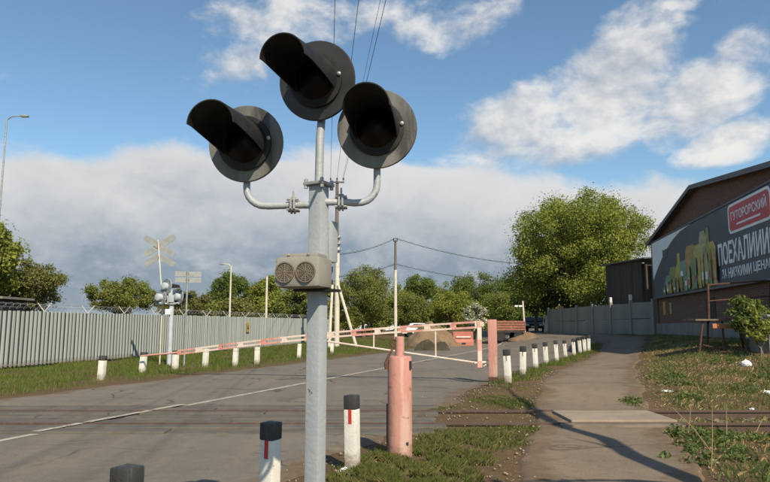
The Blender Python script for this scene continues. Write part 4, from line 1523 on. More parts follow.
def tree(base, height, cx, crown_z0, rx, ry, mt, label, n=9000, leaf=.15, clumps=26, trunk_r=.16, seed=0, cat='tree', name='tree',
         group='trees behind the crossing', extra=None, clump_f=.34, squash=.8, trunks=1, lean=0.0, twigs=0, barkm=None, fill=.0):
    """base point, total height, crown from crown_z0 to the top, radii rx (across) and ry (depth)"""
    r = np.random.default_rng(seed)
    t = thing(name, base, label, cat, 0, group)
    cz = (crown_z0 + height) / 2
    hz = (height - crown_z0) / 2
    cs, rs = [], []
    for k in range(clumps):
        for _ in range(30):
            d = r.normal(size=3)
            d /= np.linalg.norm(d)
            q = (r.random() ** (1 / 2.6)) * .90
            c = np.array([d[0] * rx * q, d[1] * ry * q, d[2] * hz * q])
            if all(np.linalg.norm((c - c2) / np.array([rx, ry, hz])) > .22 for c2 in cs) or _ > 24:
                break
        cs.append(c)
        rs.append(min(rx, ry, hz) * clump_f * r.uniform(.7, 1.35))
    cs = np.array(cs) + np.array([cx + lean, 0, cz])
    if extra is not None:
        for e in extra:
            cs = np.vstack([cs, np.array(e[:3])])
            rs.append(e[3])
    v, f = leaf_cloud(cs, rs, n, leaf, squash, r=r)
    # stray sprigs
    v2, f2 = leaf_cloud(cs, np.array(rs) * 1.6, max(10, n // 4), leaf * .9, squash, r=r)
    V = np.vstack([v, v2])
    Fc = np.vstack([f, f2 + len(v)])
    link('crown', np_mesh('crown', V, Fc), mt, t)
    b = MB()
    zf = crown_z0 + hz * .5
    for q in range(trunks):
        ox = (q - (trunks - 1) / 2) * trunk_r * 2.5
        b.tube([(ox, 0, -.25), (ox * 1.3 + r.normal() * .08, r.normal() * .06, zf * .35), (ox * 2 + cx * .4 + r.normal() * .12, r.normal() * .1, zf * .7), (cx + lean * .7 + ox * 2.5, 0, zf)],
               [trunk_r * 1.25, trunk_r, trunk_r * .8, trunk_r * .55], 9)
    b.build('trunk', barkm or M['bark'], t, True)
    b = MB()
    for k in range(len(cs)):
        c = Vector(cs[k])
        st = Vector((cx * .6 + lean * .4 + r.normal() * .1, r.normal() * .1, zf * r.uniform(.55, .98)))
        mid = lerp(st, c, .5) + Vector((r.normal() * .2, r.normal() * .2, .15 * hz * r.random()))
        b.tube([st, mid, c], [trunk_r * .4, trunk_r * .25, trunk_r * .08], 5, False)
        for _ in range(twigs):
            e = c + Vector(r.normal(size=3)).normalized() * rs[k] * r.uniform(.6, 1.1)
            b.tube([c, lerp(c, e, .5) + Vector(r.normal(size=3)) * .08, e], [trunk_r * .09, trunk_r * .06, .006], 4, False)
    b.build('limb', M['bark'], t, True)
    return t


def tree_px(px0, px1, pytop, pybot, Y, mt, label, **kw):
    """a tree whose crown stands between these pixel columns and rows at distance Y"""
    xa, xb = P(px0, 300, Y).x, P(px1, 300, Y).x
    x = (xa + xb) / 2
    z = gzf(x, Y)
    ztop, zbot = P(px0, pytop, Y).z - z, max(.35, P(px0, pybot, Y).z - z)
    rx = (xb - xa) / 2
    kw.setdefault('ry', rx * .9)
    ry = kw.pop('ry')
    return tree((x, Y, z), ztop * .985, 0, zbot, rx, ry, mt, label, **kw)


# the big tree over the concrete fence
bt = P(583, 300, 53)
tree((bt.x, 53, gzf(bt.x, 53)), P(583, 190, 53).z - 1.0, 0, 2.4, 6.3, 5.4, M['leaf_a'], 'big fresh green tree spreading over the concrete fence', n=84000, leaf=.088, clumps=105, extra=[(-.5, -4.6, 3.0, 1.3), (.6, -4.9, 2.6, 1.1), (1.6, -5.0, 2.5, 1.0), (-1.6, -4.4, 3.3, 1.2), (2.4, -4.7, 2.9, 1.0), (1.0, -4.6, 3.8, 1.2), (0, -4.8, 4.2, 1.2), (-4.6, 0, 3.4, 1.5), (-5.2, .5, 4.6, 1.4)],
     trunk_r=.34, seed=3, clump_f=.235, twigs=3, group='trees behind the crossing')
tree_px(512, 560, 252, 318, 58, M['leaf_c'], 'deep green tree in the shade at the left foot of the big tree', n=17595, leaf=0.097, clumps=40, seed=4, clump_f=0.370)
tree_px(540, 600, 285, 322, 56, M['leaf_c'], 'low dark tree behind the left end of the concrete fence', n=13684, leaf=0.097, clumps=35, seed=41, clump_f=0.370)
tree_px(-75, 19, 214, 305, 34, M['leaf_a'], 'tall fresh green tree at the left edge above the fence', n=27369, leaf=0.098, clumps=45, seed=5, clump_f=0.264)
tree_px(-20, 64, 256, 312, 38, M['leaf_d'], 'brownish olive twiggy tree behind the left part of the fence', n=17595, leaf=0.070, clumps=62, seed=6, clump_f=0.264, twigs=9, trunks=3, trunk_r=.1)
tree_px(84, 160, 276, 316, 48, M['leaf_b'], 'rounded olive tree behind the fence left of the crossbuck', n=14662, leaf=0.074, clumps=54, seed=7, clump_f=0.282, twigs=8, trunks=3, trunk_r=.1)
tree_px(155, 212, 289, 318, 50, M['leaf_d'], 'low olive brown thicket behind the distant signal', n=9775, leaf=0.074, clumps=40, seed=8, clump_f=0.317, twigs=6, trunks=3, trunk_r=.09)
tree_px(208, 252, 270, 316, 58, M['leaf_c'], 'deep green tree behind the pale street lamp', n=15639, leaf=0.085, clumps=40, seed=9, clump_f=0.299)
tree_px(244, 284, 273, 318, 60, M['leaf_a'], 'green tree behind the plain post', n=13684, leaf=0.085, clumps=37, seed=10, clump_f=0.299)
tree_px(276, 318, 285, 322, 55, M['leaf_b'], 'olive shrub tree behind the fence next to the horn box', n=10752, leaf=0.090, clumps=37, seed=12, clump_f=0.317, twigs=4)
tree_px(334, 394, 262, 326, 66, M['leaf_b'], 'yellow green tree between the two utility poles', n=21505, leaf=0.079, clumps=59, seed=13, clump_f=0.282, twigs=4)
tree_px(314, 350, 278, 326, 72, M['leaf_a'], 'green tree behind the braced utility pole', n=11730, leaf=0.091, clumps=35, seed=14, clump_f=0.317)
tree_px(403, 440, 273, 312, 92, M['leaf_c'], 'round dark green treetop right of the slim pole', n=13684, leaf=0.109, clumps=35, seed=15, clump_f=0.317)
tree_px(449, 508, 271, 318, 84, M['leaf_c'], 'broad green tree left of the big tree', n=17595, leaf=0.103, clumps=48, seed=16, clump_f=0.299)
tree_px(392, 432, 290, 332, 72, M['leaf_b'], 'light olive bush tree just right of the slim pole', n=11730, leaf=0.085, clumps=37, seed=17, clump_f=0.334)
tree_px(428, 476, 290, 332, 74, M['leaf_a'], 'bright green bush tree above the heap of sand', n=13684, leaf=0.085, clumps=40, seed=18, clump_f=0.334)
tree_px(482, 522, 288, 332, 72, M['leaf_b'], 'olive tree behind the slatted truck', n=11730, leaf=0.085, clumps=37, seed=19, clump_f=0.334)
tree_px(464, 487, 303, 329, 52, M['blossom'], 'small white blossoming tree behind the barrier', n=5083, leaf=0.090, clumps=24, seed=20, clump_f=0.370, trunk_r=.08)
tree_px(460, 494, 300, 331, 55, M['leaf_a'], 'green bush around the white blossoming tree', n=5865, leaf=0.079, clumps=24, seed=21, clump_f=0.370, trunk_r=.08)
tree_px(380, 416, 283, 328, 82, M['leaf_a'], 'fresh green tree directly behind the slim pole', n=10350, leaf=0.098, clumps=45, seed=22, clump_f=0.317)
tree_px(430, 464, 281, 326, 88, M['leaf_b'], 'olive tree behind the sand heap', n=10350, leaf=0.098, clumps=45, seed=23, clump_f=0.317)
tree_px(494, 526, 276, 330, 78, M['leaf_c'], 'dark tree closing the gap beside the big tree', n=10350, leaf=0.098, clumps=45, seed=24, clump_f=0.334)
k = 0
for (a_, b__, tp, Y, lab) in ((190, 226, 300, 54, 'low bush behind the fence left of the pale street lamp'), (222, 258, 297, 53, 'low bush behind the fence right of the pale street lamp'), (254, 290, 298, 56, 'low bush behind the fence at the plain post'), (284, 322, 301, 57, 'low bush behind the fence beside the horn box'), (310, 344, 300, 66, 'low bush behind the braced utility pole'), (336, 366, 308, 78, 'low bush below the yellow green tree'), (362, 396, 306, 80, 'low bush at the foot of the slim pole'),
                              (394, 424, 309, 82, 'low bush left of the heap of sand'), (420, 452, 307, 80, 'low bush behind the heap of sand'), (448, 480, 308, 80, 'low bush left of the blossom'),
                              (478, 512, 306, 78, 'low bush directly behind the slatted truck'), (508, 540, 300, 72, 'low dark bush in the gap left of the whitewashed trunk'),
                              (536, 566, 302, 70, 'low dark bush behind the whitewashed trunks')):
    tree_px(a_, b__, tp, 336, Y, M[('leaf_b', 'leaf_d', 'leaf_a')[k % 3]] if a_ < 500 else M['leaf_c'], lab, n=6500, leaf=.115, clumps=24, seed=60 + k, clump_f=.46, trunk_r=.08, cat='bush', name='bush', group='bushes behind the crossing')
    k += 1
# far wood that closes the view
r_ = np.random.default_rng(5)
cs, rs = [], []
for k in range(240):
    x = r_.uniform(-2, 75)
    cs.append((x, 112 + r_.uniform(-6, 14), r_.uniform(.8, 3.6)))
    rs.append(r_.uniform(1.4, 2.8))
for k in range(160):
    x = r_.uniform(-130, -2)
    cs.append((x, 150 + r_.uniform(-6, 14), r_.uniform(.5, 2.2)))
    rs.append(r_.uniform(1.4, 2.4))
v, f = leaf_cloud(cs, rs, 34000, .34, .9, r=r_)
o = link('far_wood', np_mesh('far_wood', v, f), M['leaf_c'])
tag(o, 'far-off dark green belt of trees closing the view', 'woodland', kind='stuff')

for px, w, lab in ((547.5, 6, 'flaring whitewashed tree trunk in the shade of the big tree'), (556, 4, 'slimmer pale tree trunk beside the left end of the concrete fence')):
    Y = 56.5
    x = P(px, 330, Y).x
    t = thing('tree', (x, Y, gzf(x, Y)), lab, 'tree', 0, 'trees behind the crossing')
    rr = w / 2 / F * Y
    MB().tube([(0, 0, -.2), (0, 0, .15), (.02, 0, .8), (.05, 0, 1.5)], [rr * 1.5, rr * 1.2, rr * .8, rr * .7], 12).build('whitewash', M['white'] if w > 5 else M['boomp'], t, True)
    MB().tube([(.05, 0, 1.5), (.0, .05, 3), (.15, 0, 5.2)], [rr * .7, rr * .6, rr * .4], 12).build('trunk', M['bark'], t, True)
    v, f = leaf_cloud([(0, 0, 5), (.9, .3, 5.4), (-.8, -.2, 5.6), (.2, .5, 6.2)], [1.0, .9, .9, 1.0], 1500, .16)
    link('crown', np_mesh('crown', v, f), M['leaf_c'], t)

# leaning tree outside the frame on the right: its shadow lies across the path
k_ = SUNDIR.to_2d() / SUNDIR.z
def cast(x, y, h):
    return Vector((x + k_.x * h, y + k_.y * h, h))
t = thing('leaning_tree', (4.4, 2.9, gzf(4.4, 2.9)), 'crooked leaning tree beside the path whose shadow lies across the path', 'tree', 0, 'trees beside the path')
o_ = Vector(t.location)
trk = [Vector((4.4, 2.9, -.2)), Vector((4.45, 3.0, .9)), cast(3.42, 5.1, 2.0), cast(3.15, 6.6, 3.2), cast(2.98, 8.1, 4.3), cast(3.05, 9.2, 5.1), cast(2.72, 10.4, 6.0), cast(2.72, 11.5, 6.8), cast(2.85, 13.2, 7.9), cast(2.7, 15.0, 9.0)]
MB().tube([q - o_ for q in trk], [.20, .17, .15, .14, .13, .125, .10, .10, .07, .03], 10).build('trunk', M['bark'], t, True)
b = MB()
for a_, c_ in ((trk[7], cast(1.9, 13.9, 8.0)), (trk[8], cast(1.5, 14.6, 8.6)), (trk[4], cast(2.55, 9.3, 5.4)), (trk[3], cast(1.15, 6.75, 4.3)), (trk[3], cast(1.75, 6.75, 4.5)), (trk[2], cast(4.6, 6.2, 3.6))):
    b.tube([a_ - o_, lerp(a_, c_, .5) - o_ + Vector((.1, .05, .1)), c_ - o_], [.035, .025, .010], 6)
b.build('limb', M['bark'], t, True)
v, f = leaf_cloud([cast(1.15, 6.7, 4.3) - o_, cast(1.72, 6.7, 4.5) - o_, cast(4.4, 6.0, 3.6) - o_, cast(4.7, 6.4, 3.9) - o_, cast(4.0, 5.9, 3.4) - o_], [.20, .18, .4, .4, .3], 800, .06)
link('crown', np_mesh('crown', v, f), M['leaf_a'], t)

# ------------------------------------------------------------------ heaps, truck, barrier, cars beyond the gate
def heap(px0, px1, pytop, pybase, mt, label, seed, name='sand_heap', rough=.2, cat='heap', peak=.4, asp=.8, power=1.7):
    g0, g1 = G((px0 + px1) / 2, pybase), None
    Y = g0.y
    xa, xb = P(px0, pybase, Y).x, P(px1, pybase, Y).x
    x, z = (xa + xb) / 2, gzf((xa + xb) / 2, Y)
    h = P(px0, pytop, Y).z - z
    rx = (xb - xa) / 2
    ry = rx * asp
    n1, n2 = 56, 22
    vs, fs = [], []
    for j in range(n2 + 1):
        q = j / n2
        for i in range(n1):
            a = 2 * math.pi * i / n1
            w = 1 + .18 * mnoise.noise(Vector((math.cos(a) * 1.5, math.sin(a) * 1.5, seed)))
            px_ = q * rx * w * math.cos(a) + (peak - .5) * 2 * rx * (1 - q) * .5
            py_ = q * ry * w * math.sin(a)
            zz = h * (1 - q ** power) ** 1.25
            zz = min(zz, h) + rough * h * (mnoise.fractal(Vector((px_ * 1.6, py_ * 1.6, seed)), .8, 2.0, 5)) * (1 - q * .6)
            vs.append((px_, py_, zz - .05 - .15 * (j == n2)))
    for j in range(n2):
        for i in range(n1):
            i2 = (i + 1) % n1
            fs.append((j * n1 + i, j * n1 + i2, (j + 1) * n1 + i2, (j + 1) * n1 + i))
    o = MB().add(vs, fs).build(name, mt, None, True, 80)
    o.location = (x, Y + ry * .5, z)
    return tag(o, label, cat)


heap(402, 466, 322.5, 346.5, M['sand'], 'broad heap of brown sand on the road behind the barrier gate', 2, peak=.34)
heap(413, 449, 340.5, 351, M['soil'], 'dark low bank of turf clods in front of the sand heap', 9, name='turf_heap', rough=.35, asp=.22, peak=.5, power=5.0)
heap(507, 549, 331.5, 339, M['sand'], 'small low heap of sand in front of the truck', 5, peak=.45)


def wheel(parent, c, r, w):
    mY = Matrix.Translation(c) @ Matrix.Rotation(math.pi / 2, 4, 'X')
    ty = MB().lathe([(r * .62, -w / 2), (r * .92, -w / 2), (r, -w / 3), (r, w / 3), (r * .92, w / 2), (r * .62, w / 2)], 24, mY).build('wheel', M['tyre'], parent, True)
    MB().lathe([(r * .6, -w * .42), (r * .3, -w * .3), (r * .12, -w * .5), (.002, -w * .5)], 16, mY).build('rim', M['steel'], ty, True)
    return ty


TY = 50.0
tx0, tx1 = P(493, 330, TY).x, P(522, 330, TY).x
t = thing('slatted_truck', ((tx0 + tx1) / 2, TY, gzf((tx0 + tx1) / 2, TY)), 'red brown slatted flatbed trailer parked under the trees', 'trailer')
Lt = tx1 - tx0
for k in range(4):
    MB().box((0, -1.0, .92 + k * .19), (Lt, .04, .14), bevel=.006).build('slat', M['truckred'], t)
    MB().box((0, 1.0, .92 + k * .19), (Lt, .04, .14), bevel=.006).build('slat', M['truckred'], t)
for sx in (-1, 1):
    MB().box((sx * (Lt / 2 + .03), 0, 1.15), (.05, 2.05, .7)).build('end_board', M['truckred'], t)
for x in np.linspace(-Lt / 2 + .1, Lt / 2 - .1, 4):
    MB().box((x, -.96, 1.1), (.07, .04, .9)).build('stake', M['board'], t)
MB().box((0, 0, .76), (Lt, 1.9, .12)).build('bed', M['board'], t)
for sx in (-.32, .30):
    for sy in (-.8, .8):
        wheel(t, Vector((sx * Lt, sy, .38)), .38, .24)
p = Vector((P(523.5, 330, 51.5).x, 51.5, gzf(11, 51.5)))
t = thing('plain_post', p, 'thin pale post rising behind the slatted trailer', 'post')
MB().tube([(.12, 0, -.1), (0, 0, P(516, 301, 51.5).z - p.z)], [.08, .07], 8).build('pole', M['palepole'], t)
MB().box((-.3, 0, P(516, 306, 51.5).z - p.z), (.7, .03, .12)).build('bracket_arm', M['bwhite'], t)

p = G(463, 343)
p = Vector((P(463, 340, 48).x, 48, gzf(6, 48)))
t = thing('road_barrier', p, 'orange red plastic road barrier beside the sand heap', 'barrier', R(4))
zt_ = P(463, 331.5, 48).z - p.z
MB().prism([(-.28, 0), (.28, 0), (.24, zt_ * .25), (.12, zt_ * .45), (.09, zt_), (-.09, zt_), (-.12, zt_ * .45), (-.24, zt_ * .25)], -.75, .75, Matrix.Rotation(R(90), 4, 'Z')).build('body', M['barred'], t)
MB().box((0, -.17, zt_ * .62), (1.1, .05, .12)).build('white_stripe', M['boomw'], t)
MB().box((0, -.262, zt_ * .16), (.3, .06, .12)).build('foot_slot', M['dark'], t)


def car(px, Y, rz, paint, label, L=4.2):
    x = P(px, 330, Y).x
    t = thing('parked_car', (x, Y, gzf(x, Y)), label, 'car', R(rz), 'cars parked under the trees')
    prof_ = [(-2.1, .35), (2.05, .35), (2.1, .6), (2.0, .78), (1.15, .92), (.55, 1.38), (-1.0, 1.42), (-1.75, 1.0), (-2.08, .92), (-2.12, .6)]
    bm_ = MB().prism(prof_, -.82, .82)
    o = bm_.build('body', paint, t)
    bv = o.modifiers.new('b', 'BEVEL')
    bv.width = .07
    bv.segments = 3
    for sy in (-1, 1):
        MB().prism([(-1.35, .98), (-.1, .98), (-.1, 1.33), (-.9, 1.33)], sy * .80, sy * .83).build('side_window', M['glass'], t)
        MB().prism([(0, .98), (.95, .96), (.48, 1.31), (0, 1.33)], sy * .80, sy * .83).build('side_window', M['glass'], t)
    MB().box((.88, 0, 1.16), (.03, 1.3, .48), Matrix.Rotation(R(-52), 3, 'Y')).build('windscreen', M['glass'], t)
    MB().box((-1.42, 0, 1.24), (.03, 1.3, .42), Matrix.Rotation(R(60), 3, 'Y')).build('rear_window', M['glass'], t)
    for sx in (-1.3, 1.3):
        for sy in (-.76, .76):
            wheel(t, Vector((sx, sy, .31)), .31, .2)
    for sy in (-.6, .6):
        MB().box((2.06, sy, .66), (.06, .3, .14), bevel=.02).build('headlight', M['bwhite'], t)
        MB().box((-2.1, sy, .76), (.05, .26, .14), bevel=.015).build('tail_light', M['bred'], t)
    MB().box((2.1, 0, .5), (.02, .5, .11)).build('number_plate', M['bwhite'], t)
    return t


car(421, 66, 8, M['carwhite'], 'white car just showing its roof behind the sand heap')
car(535, 61, 255, M['carblue'], 'dark blue car in the deep shade left of the whitewashed trunk')

# small pale house behind the trees
hp = Vector((P(372, 325, 104).x, 104, gzf(0, 104)))
t = thing('pale_house', hp, 'pale low house glimpsed behind the bushes between the poles', 'house')
MB().box((0, 0, 1.3), (9, 6, 2.7)).build('wall', M['bwhite'], t)
MB().prism([(-5, 2.6), (5, 2.6), (0, 4.4)], -3.4, 3.4).build('roof', M['rust'], t)
for x in (-3, -.5, 2.2):
    w_ = MB().box((x, -3.02, 1.5), (1.1, .08, 1.1)).build('window', M['glass'], t)
    MB().box((x, -3.07, 1.5), (.06, .06, 1.1)).build('mullion', M['bwhite'], w_)

# shed roof at the left edge behind the fence
sp2 = Vector((P(-14, 305, 29).x, 29.5, 0))
t = thing('dark_shed', sp2, 'dark flat-roofed hut peeping over the fence at the left edge', 'shed')
zt_ = P(0, 299, 29).z
MB().box((0, 0, zt_ / 2), (1.9, 2.2, zt_)).build('wall', M['board'], t)
MB().box((0, 0, zt_ + .04), (2.4, 2.6, .10)).build('roof', M['concrete'], t)
MB().box((.5, -1.11, zt_ - .6), (.6, .05, .6)).build('window', M['glass'], t)

# yellow diamond sign by the wall
p = Vector((P(560, 330, 50.5).x, 50.5, gzf(13.2, 50.5)))
t = thing('diamond_sign', p, 'dull yellow diamond sign at the left end of the concrete fence', 'road sign')
MB().tube([(0, 0, -.1), (0, 0, P(560, 304, 50.5).z - p.z)], .03, 8).build('pole', M['steel'], t)
zc = P(560, 308, 50.5).z - p.z
MB().box((0, -.05, zc), (.42, .02, .42), Matrix.Rotation(R(45), 3, 'Y')).build('plate', M['yellow'], t)

# ------------------------------------------------------------------ rusty stand, bush and block in front of the building
def at_g(px, Y):
    x = P(px, 340, Y).x
    return Vector((x, Y, gzf(x, Y)))


TYY = 21.5
tp = at_g(712, TYY)
t = thing('rusty_stand', tp, 'rusty steel frame table with a plank top in front of the billboard', 'table')
def LT(px, py, dy=0.0): return P(px, py, TYY + dy) - tp
zt_ = LT(712, 320).z
xl, xr = LT(689, 320).x, LT(746, 320).x
for k in range(4):
    MB().box(((xl + xr) / 2, -.35 + k * .24, zt_), (xr - xl, .225, .055), bevel=.006).build('top_plank', M['timber'], t)
for (px, dy, spl) in ((703, -.35, -.22), (708, .35, -.1), (722, -.35, .02), (738, -.35, .12), (739, .35, .12)):
    a_ = LT(px, 322, dy)
    MB().tube([(a_.x, dy, zt_ - .03), (a_.x + spl, dy, -.15 + gzf(tp.x + a_.x + spl, TYY + dy) - tp.z)], .032, 6).build('leg', M['rust'], t)
MB().tube([LT(703, 345, -.35), LT(722, 349, -.35)], .022, 6).build('cross_brace', M['rust'], t)
MB().box(LT(727, 326, -.45), (.95, .05, .15), bevel=.01).build('apron_board', M['orange_ply'], t)
MB().tube([LT(709, 322, .4), LT(708, 284, .4)], .035, 6).build('upright', M['rust'], t)
MB().tube([LT(708, 285, .4), LT(772, 280, .4)], .03, 6).build('top_rail', M['rust'], t)
MB().tube([LT(709, 301, .4), LT(772, 296, .4)], .022, 6).build('middle_rail', M['rust'], t)
MB().tube([LT(770, 280, .4), LT(770, 345, .4)], .035, 6).build('upright', M['rust'], t)

tp = at_g(772, 20.2)
b = MB().box((0, 0, .5), (.95, .8, 1.25), Matrix.Rotation(R(12), 3, 'Z'), bevel=.03).build('concrete_block', M['concrete'], None, True, 35)
b.location = tp
tag(b, 'upright grey concrete block at the right edge beside the bush', 'block')
tree_px(729, 764, 290, 352, 20.6, M['leaf_c'], 'ragged bush growing through the rusty stand', n=2400, leaf=.06, clumps=26, seed=31, clump_f=.36, twigs=6, trunk_r=.03, trunks=3, cat='bush', name='bush', group='bushes behind the crossing', ry=.45)
tree_px(742, 775, 305, 358, 19.6, M['leaf_a'], 'lower bush in front of the grey concrete block', n=1400, leaf=.055, clumps=18, seed=32, clump_f=.36, twigs=5, trunk_r=.025, trunks=3, cat='bush', name='bush', group='bushes behind the crossing', ry=.4)

# ------------------------------------------------------------------ grass and weeds
def blades(pts, hmin, hmax, wid, r, lean=.45):
    n = len(pts)
    h = hmin + (hmax - hmin) * r.random(n) ** 1.6
    a = r.random(n) * 2 * math.pi
    d = np.stack([np.cos(a), np.sin(a), np.zeros(n)], 1)
    s = np.stack([-np.sin(a), np.cos(a), np.zeros(n)], 1)
    w = wid * (.6 + .8 * r.random(n))[:, None]
    ln = (lean * r.random(n) * h)[:, None]
    z = np.array([0, 0, 1.0])
    v = np.empty((n, 4, 3))
    v[:, 0] = pts - s * w - z * .02
    v[:, 1] = pts + s * w - z * .02
    v[:, 2] = pts + d * ln * .35 + z * (h * .6)[:, None] + s * w * .7
    v[:, 3] = pts + d * ln + z * h[:, None]
    f = np.arange(n * 4).reshape(n, 4)
    return v.reshape(-1, 3), f


def pn(x, y, s, seed):
    """cheap patchiness field about 0..1"""
    return .5 + .25 * (np.sin(x * s + seed) * np.sin(y * s * 1.13 + seed * 2.1) + np.sin(x * s * 2.3 + y * s * .9 + seed * 3.3) * .7 + np.sin(y * s * 2.9 - x * s * 1.4 + seed * 5) * .6)


def scatter(x0, x1, y0, y1, n, keep, r):
    x = r.uniform(x0, x1, n)
    y = r.uniform(y0, y1, n)
    m = keep(x, y)
    x, y = x[m], y[m]
    return np.stack([x, y, gz(x, y)], 1)


def grass(name, label, pts, hmin, hmax, w, mt, seed, lean=.45):
    r = np.random.default_rng(seed)
    v, f = blades(pts, hmin, hmax, w, r, lean)
    o = link(name, np_mesh(name, v, f), mt)
    return tag(o, label, 'grass', kind='stuff')


r_ = np.random.default_rng(77)
def left_keep(x, y):
    u = road_c(y) - 5.0 - x
    dens = np.clip((u - .1) / 1.6, 0, 1) * np.clip(pn(x, y, .9, 2.0) * 1.9 - .25, .08, 1)
    return (x > fence_x(y) - .3) & (u > .1) & (r_.random(len(x)) < dens * np.clip(1.35 - y / 60, .3, 1))
pts = scatter(-16, 5, 12.6, 62, 560000, left_keep, r_)
grass('grass', 'long green grass on the far left verge below the ribbed fence', pts, .03, .16, .007, M['grass'], 1)
pts = scatter(-16, 5, 12.8, 60, 140000, lambda x, y: left_keep(x, y) & (pn(x, y, .7, 9.0) > .5), r_)
grass('dry_grass', 'dry straw mixed into the far left verge', pts, .04, .17, .007, M['dullstraw'], 2)
pts = scatter(-60, -8, 20, 90, 40000, lambda x, y: x < fence_x(y) - .3, r_)
grass('grass', 'rough grass behind the ribbed fence', pts, .1, .4, .03, M['grass'], 3)

def mid_keep(x, y):
    u = x - road_right(y) - .15
    w = path_l(y) - x - .05
    d = np.clip(u / .7, 0, 1) * np.clip(w / .5, 0, 1) * np.where(y > 13.4, .9, .0) * np.clip(pn(x, y, 1.3, 4.0) * 1.9 - .55, 0, 1) * (.35 + .65 * sst(14.5, 18, y))
    return r_.random(len(x)) < d
pts = scatter(1, 14, 13, 38, 420000, mid_keep, r_)
grass('grass', 'grass strip at the feet of the right-hand bollard row', pts, .03, .16, .004, M['grass'], 4)
pts = scatter(1, 14, 13, 38, 160000, lambda x, y: mid_keep(x, y) & (path_l(y) - x < 1.4), r_)
grass('dry_grass', 'yellow straw along the edge of the footpath by the bollards', pts, .02, .10, .004, M['dullstraw'], 5, 1.2)

def near_keep(x, y):
    u = x - (road_c(y) + 5.35)
    w = path_l(y) - x - .25
    cl_ = np.exp(-(((x - .75) / .85) ** 2 + ((y - 7.3) / .9) ** 2)) * 1.1 + np.exp(-(((x + .15) / .28) ** 2 + ((y - 7.25) / .3) ** 2)) * .9
    cl_ = cl_ + .5 * np.exp(-(((x - 1.6) / .6) ** 2 + ((y - 9.2) / .5) ** 2)) + .8 * np.exp(-(((x - .95) / .28) ** 2 + ((y - 10.2 + 1.0) / .2) ** 2))
    cl_ = cl_ + .9 * np.exp(-(((x - .05) / .3) ** 2 + ((y - 6.6) / .5) ** 2))
    d = np.clip(w / .5, 0, 1) * np.clip(u / .2, 0, 1) * (cl_ * (.2 + 1.3 * pn(x, y, 2.6, 1.0)))
    return r_.random(len(x)) < d * .5 * (pn(x, y, 5.3, 2.2) > .46)
pts = scatter(-1, 2.1, 5, 10.0, 1000000, near_keep, r_)
grass('grass', 'tufts of grass round the fat pink post and near bollards', pts, .012, .105, .0012, M['finegrass'], 6, .8)
pts = scatter(-1, 2.1, 5, 10.0, 600000, near_keep, r_)
grass('dry_grass', 'dry straw round the fat pink post', pts, .015, .09, .0016, M['dullstraw'], 7, 1.5)

# patches between the road edge, the rails and the path
def rail_keep(x, y):
    c = .9 * np.exp(-(((x - .9) / .28) ** 2 + ((y - 12.55) / .22) ** 2)) + .9 * np.exp(-(((x - 2.3) / .6) ** 2 + ((y - 10.15) / .22) ** 2)) \
        + .55 * np.exp(-(((x - 1.7) / .6) ** 2 + ((y - 9.2) / .45) ** 2)) + .9 * np.exp(-(((x - 2.5) / .5) ** 2 + ((y - 13.3) / .5) ** 2)) \
        + .8 * np.exp(-(((x - 3.0) / .2) ** 2 + ((y - 11.0) / .35) ** 2)) + .7 * np.exp(-(((x - .6) / .3) ** 2 + ((y - 10.0) / .2) ** 2))
    return (r_.random(len(x)) < c * (.3 + pn(x, y, 3.1, 6.0))) & (x > .25) & (x < path_l(y) + .1)
pts = scatter(0, 4, 8.6, 14.2, 130000, rail_keep, r_)
grass('grass', 'weedy tufts between the road edge and the footpath along the rails', pts, .012, .06, .0022, M['finegrass'], 8, 1.2)

def right_keep(x, y):
    w = x - path_r(y) - .05
    d = np.clip(w / .6, 0, 1) * (.05 + 1.1 * np.clip(pn(x, y, 1.15, 3.0) * 1.7 - .55, 0, 1))
    d = d * np.where(np.abs(y - 11.24) < .9, .45, 1)
    return (r_.random(len(x)) < d) & (x < wall_x(y) - .1) & (np.abs(y - 10.48) > .06) & (np.abs(y - 12.0) > .06)
pts = scatter(2.6, 17, 4.6, 37.5, 240000, right_keep, r_)
grass('grass', 'patchy green weeds on the rough ground right of the footpath', pts, .03, .13, .0045, M['weed'], 9, .9)
def dry_keep(x, y):
    w = x - path_r(y) - .05
    d = np.clip(w / .6, 0, 1) * (.2 + .8 * pn(x, y, 1.7, 8.0))
    return (r_.random(len(x)) < d) & (x < wall_x(y) - .1) & (np.abs(y - 10.48) > .06) & (np.abs(y - 12.0) > .06)
pts = scatter(2.6, 17, 4.6, 34, 200000, dry_keep, r_)
grass('dry_grass', 'matted dry straw on the rough ground right of the footpath', pts, .015, .07, .0045, M['drygrass'], 10, 2.4)
# broad-leaved weeds on the right verge, as leaf clouds
cs, rs = [], []
for (x, y, rad) in ((3.85, 7.9, .5), (4.3, 8.5, .45), (4.9, 8.0, .5), (5.6, 8.6, .5), (4.2, 9.5, .4), (6.3, 9.0, .5), (5.0, 9.3, .3), (6.8, 15.2, .6), (8.3, 14.4, .6), (7.4, 16.8, .6), (9.3, 15.8, .6), (9.7, 19.0, .6), (6.4, 13.7, .4), (5.0, 13.2, .3), (10.2, 17.2, .6)):
    for q in range(7):
        xx, yy_ = x + r_.normal() * rad * .5, y + r_.normal() * rad * .4
        cs.append((xx, yy_, gzf(xx, yy_) + .05))
        rs.append(r_.uniform(.08, .2))
v, f = leaf_cloud(cs, rs, 5200, .03, .7, r=r_)
o = link('weed_patch', np_mesh('weed_patch', v, f), M['weed'])
tag(o, 'low broad-leaved weeds beside the rusty rails', 'weeds', kind='stuff')

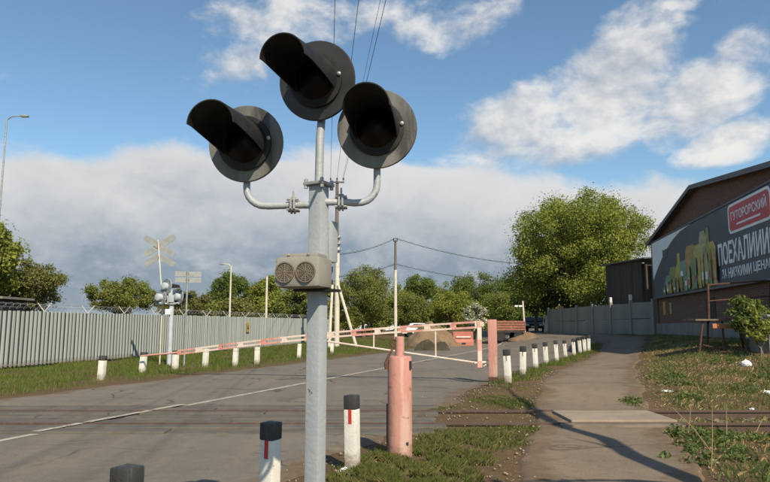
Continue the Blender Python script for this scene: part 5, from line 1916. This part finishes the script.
# dry stalks beside the rails
stalks = [((686, 421), (691, 404)), ((711, 470), (712, 405)), ((726, 445), (726, 404)), ((714, 452), (672, 407)), ((752, 436), (764, 417))]
labs = ['short dry stalk left of the others beside the rails', 'tall upright dry stalk in front of the rails', 'upright dry stalk right of the tallest one', 'long dry stalk leaning left across the rails', 'dry stalk leaning right near the right edge']
for (a_, c_), lab in zip(stalks, labs):
    g_ = G(*a_)
    if g_.y > 9.9:
        g_ = Vector((P(a_[0], a_[1], 9.6).x, 9.6, gzf(5, 9.6)))
    e = P(c_[0], c_[1], g_.y + .1)
    o = MB().tube([g_ - Vector((0, 0, .05)), lerp(g_, e, .5) + Vector((.01, 0, .01)), e], [.0075, .006, .003], 5).build('dry_stalk', M['drygrass'], None, True)
    tag(o, lab, 'stalk', 'dry stalks beside the rails')

# litter and stones
def litter(px, py, s, label, mt, seed, flat=.5):
    g_ = G(px, py)
    bm = bmesh.new()
    bmesh.ops.create_icosphere(bm, subdivisions=2, radius=1)
    for v_ in bm.verts:
        k = 1 + .55 * mnoise.noise(v_.co * 1.7 + Vector((seed, 0, 0)))
        v_.co = Vector((v_.co.x * s * k, v_.co.y * s * k * .8, v_.co.z * s * k * flat))
    me = bpy.data.meshes.new('litter')
    bm.to_mesh(me)
    bm.free()
    o = link('litter', me, mt)
    o.location = g_ + Vector((0, 0, s * flat * .55))
    return tag(o, label, 'litter', 'litter beside the footpath')


litter(746, 366, .13, 'crumpled white bag on the verge below the bush', M['plastic'], 1.0, .8)
litter(667, 392, .11, 'flat scrap of white paper near the far rail', M['plastic'], 2.0, .25)
litter(752, 411, .06, 'small white scrap lying between the rails', M['plastic'], 3.0, .5)
litter(715, 432, .12, 'flattened clear plastic scrap among the weeds before the near rail', M['plastic'], 4.0, .2)
litter(767, 394, .08, 'white scrap at the right edge above the far rail', M['plastic'], 5.0, .6)
litter(438, 430, .05, 'pale stone on the dirt right of the fat pink post', M['slab'], 6.0, .6)
litter(345, 475, .05, 'pale crumpled scrap at the foot of the near bollard', M['plastic'], 7.0, .9)
# loose gravel along dirt edges
r_ = np.random.default_rng(9)
def gr_keep(x, y):
    d1 = np.abs(x - road_right(y) - .3)
    d2 = np.minimum(np.abs(x - path_l(y)), np.abs(x - path_r(y) - .1))
    return r_.random(len(x)) < np.exp(-np.minimum(d1, d2) * 3.0)
pts = scatter(-1.5, 9, 4.8, 20, 16000, gr_keep, r_)
n = len(pts)
s_ = (.006 + .022 * r_.random(n) ** 3)[:, None]
o6 = np.array([[1, 0, 0], [0, 1, 0], [-1, 0, 0], [0, -1, 0], [0, 0, .8], [0, 0, -.6]], float)
V = pts[:, None, :] + np.array([0, 0, .018]) + (o6[None] * (.6 + .8 * r_.random((n, 6, 1)))) * s_[:, None, :]
f8 = np.array([[0, 1, 4], [1, 2, 4], [2, 3, 4], [3, 0, 4], [1, 0, 5], [2, 1, 5], [3, 2, 5], [0, 3, 5]])
Fg = (np.arange(n)[:, None, None] * 6 + f8[None]).reshape(-1, 3)
o = link('gravel', np_mesh('gravel', V.reshape(-1, 3), Fg), M['slab'])
tag(o, 'loose gravel scattered along the edges of road and path', 'gravel', kind='stuff')
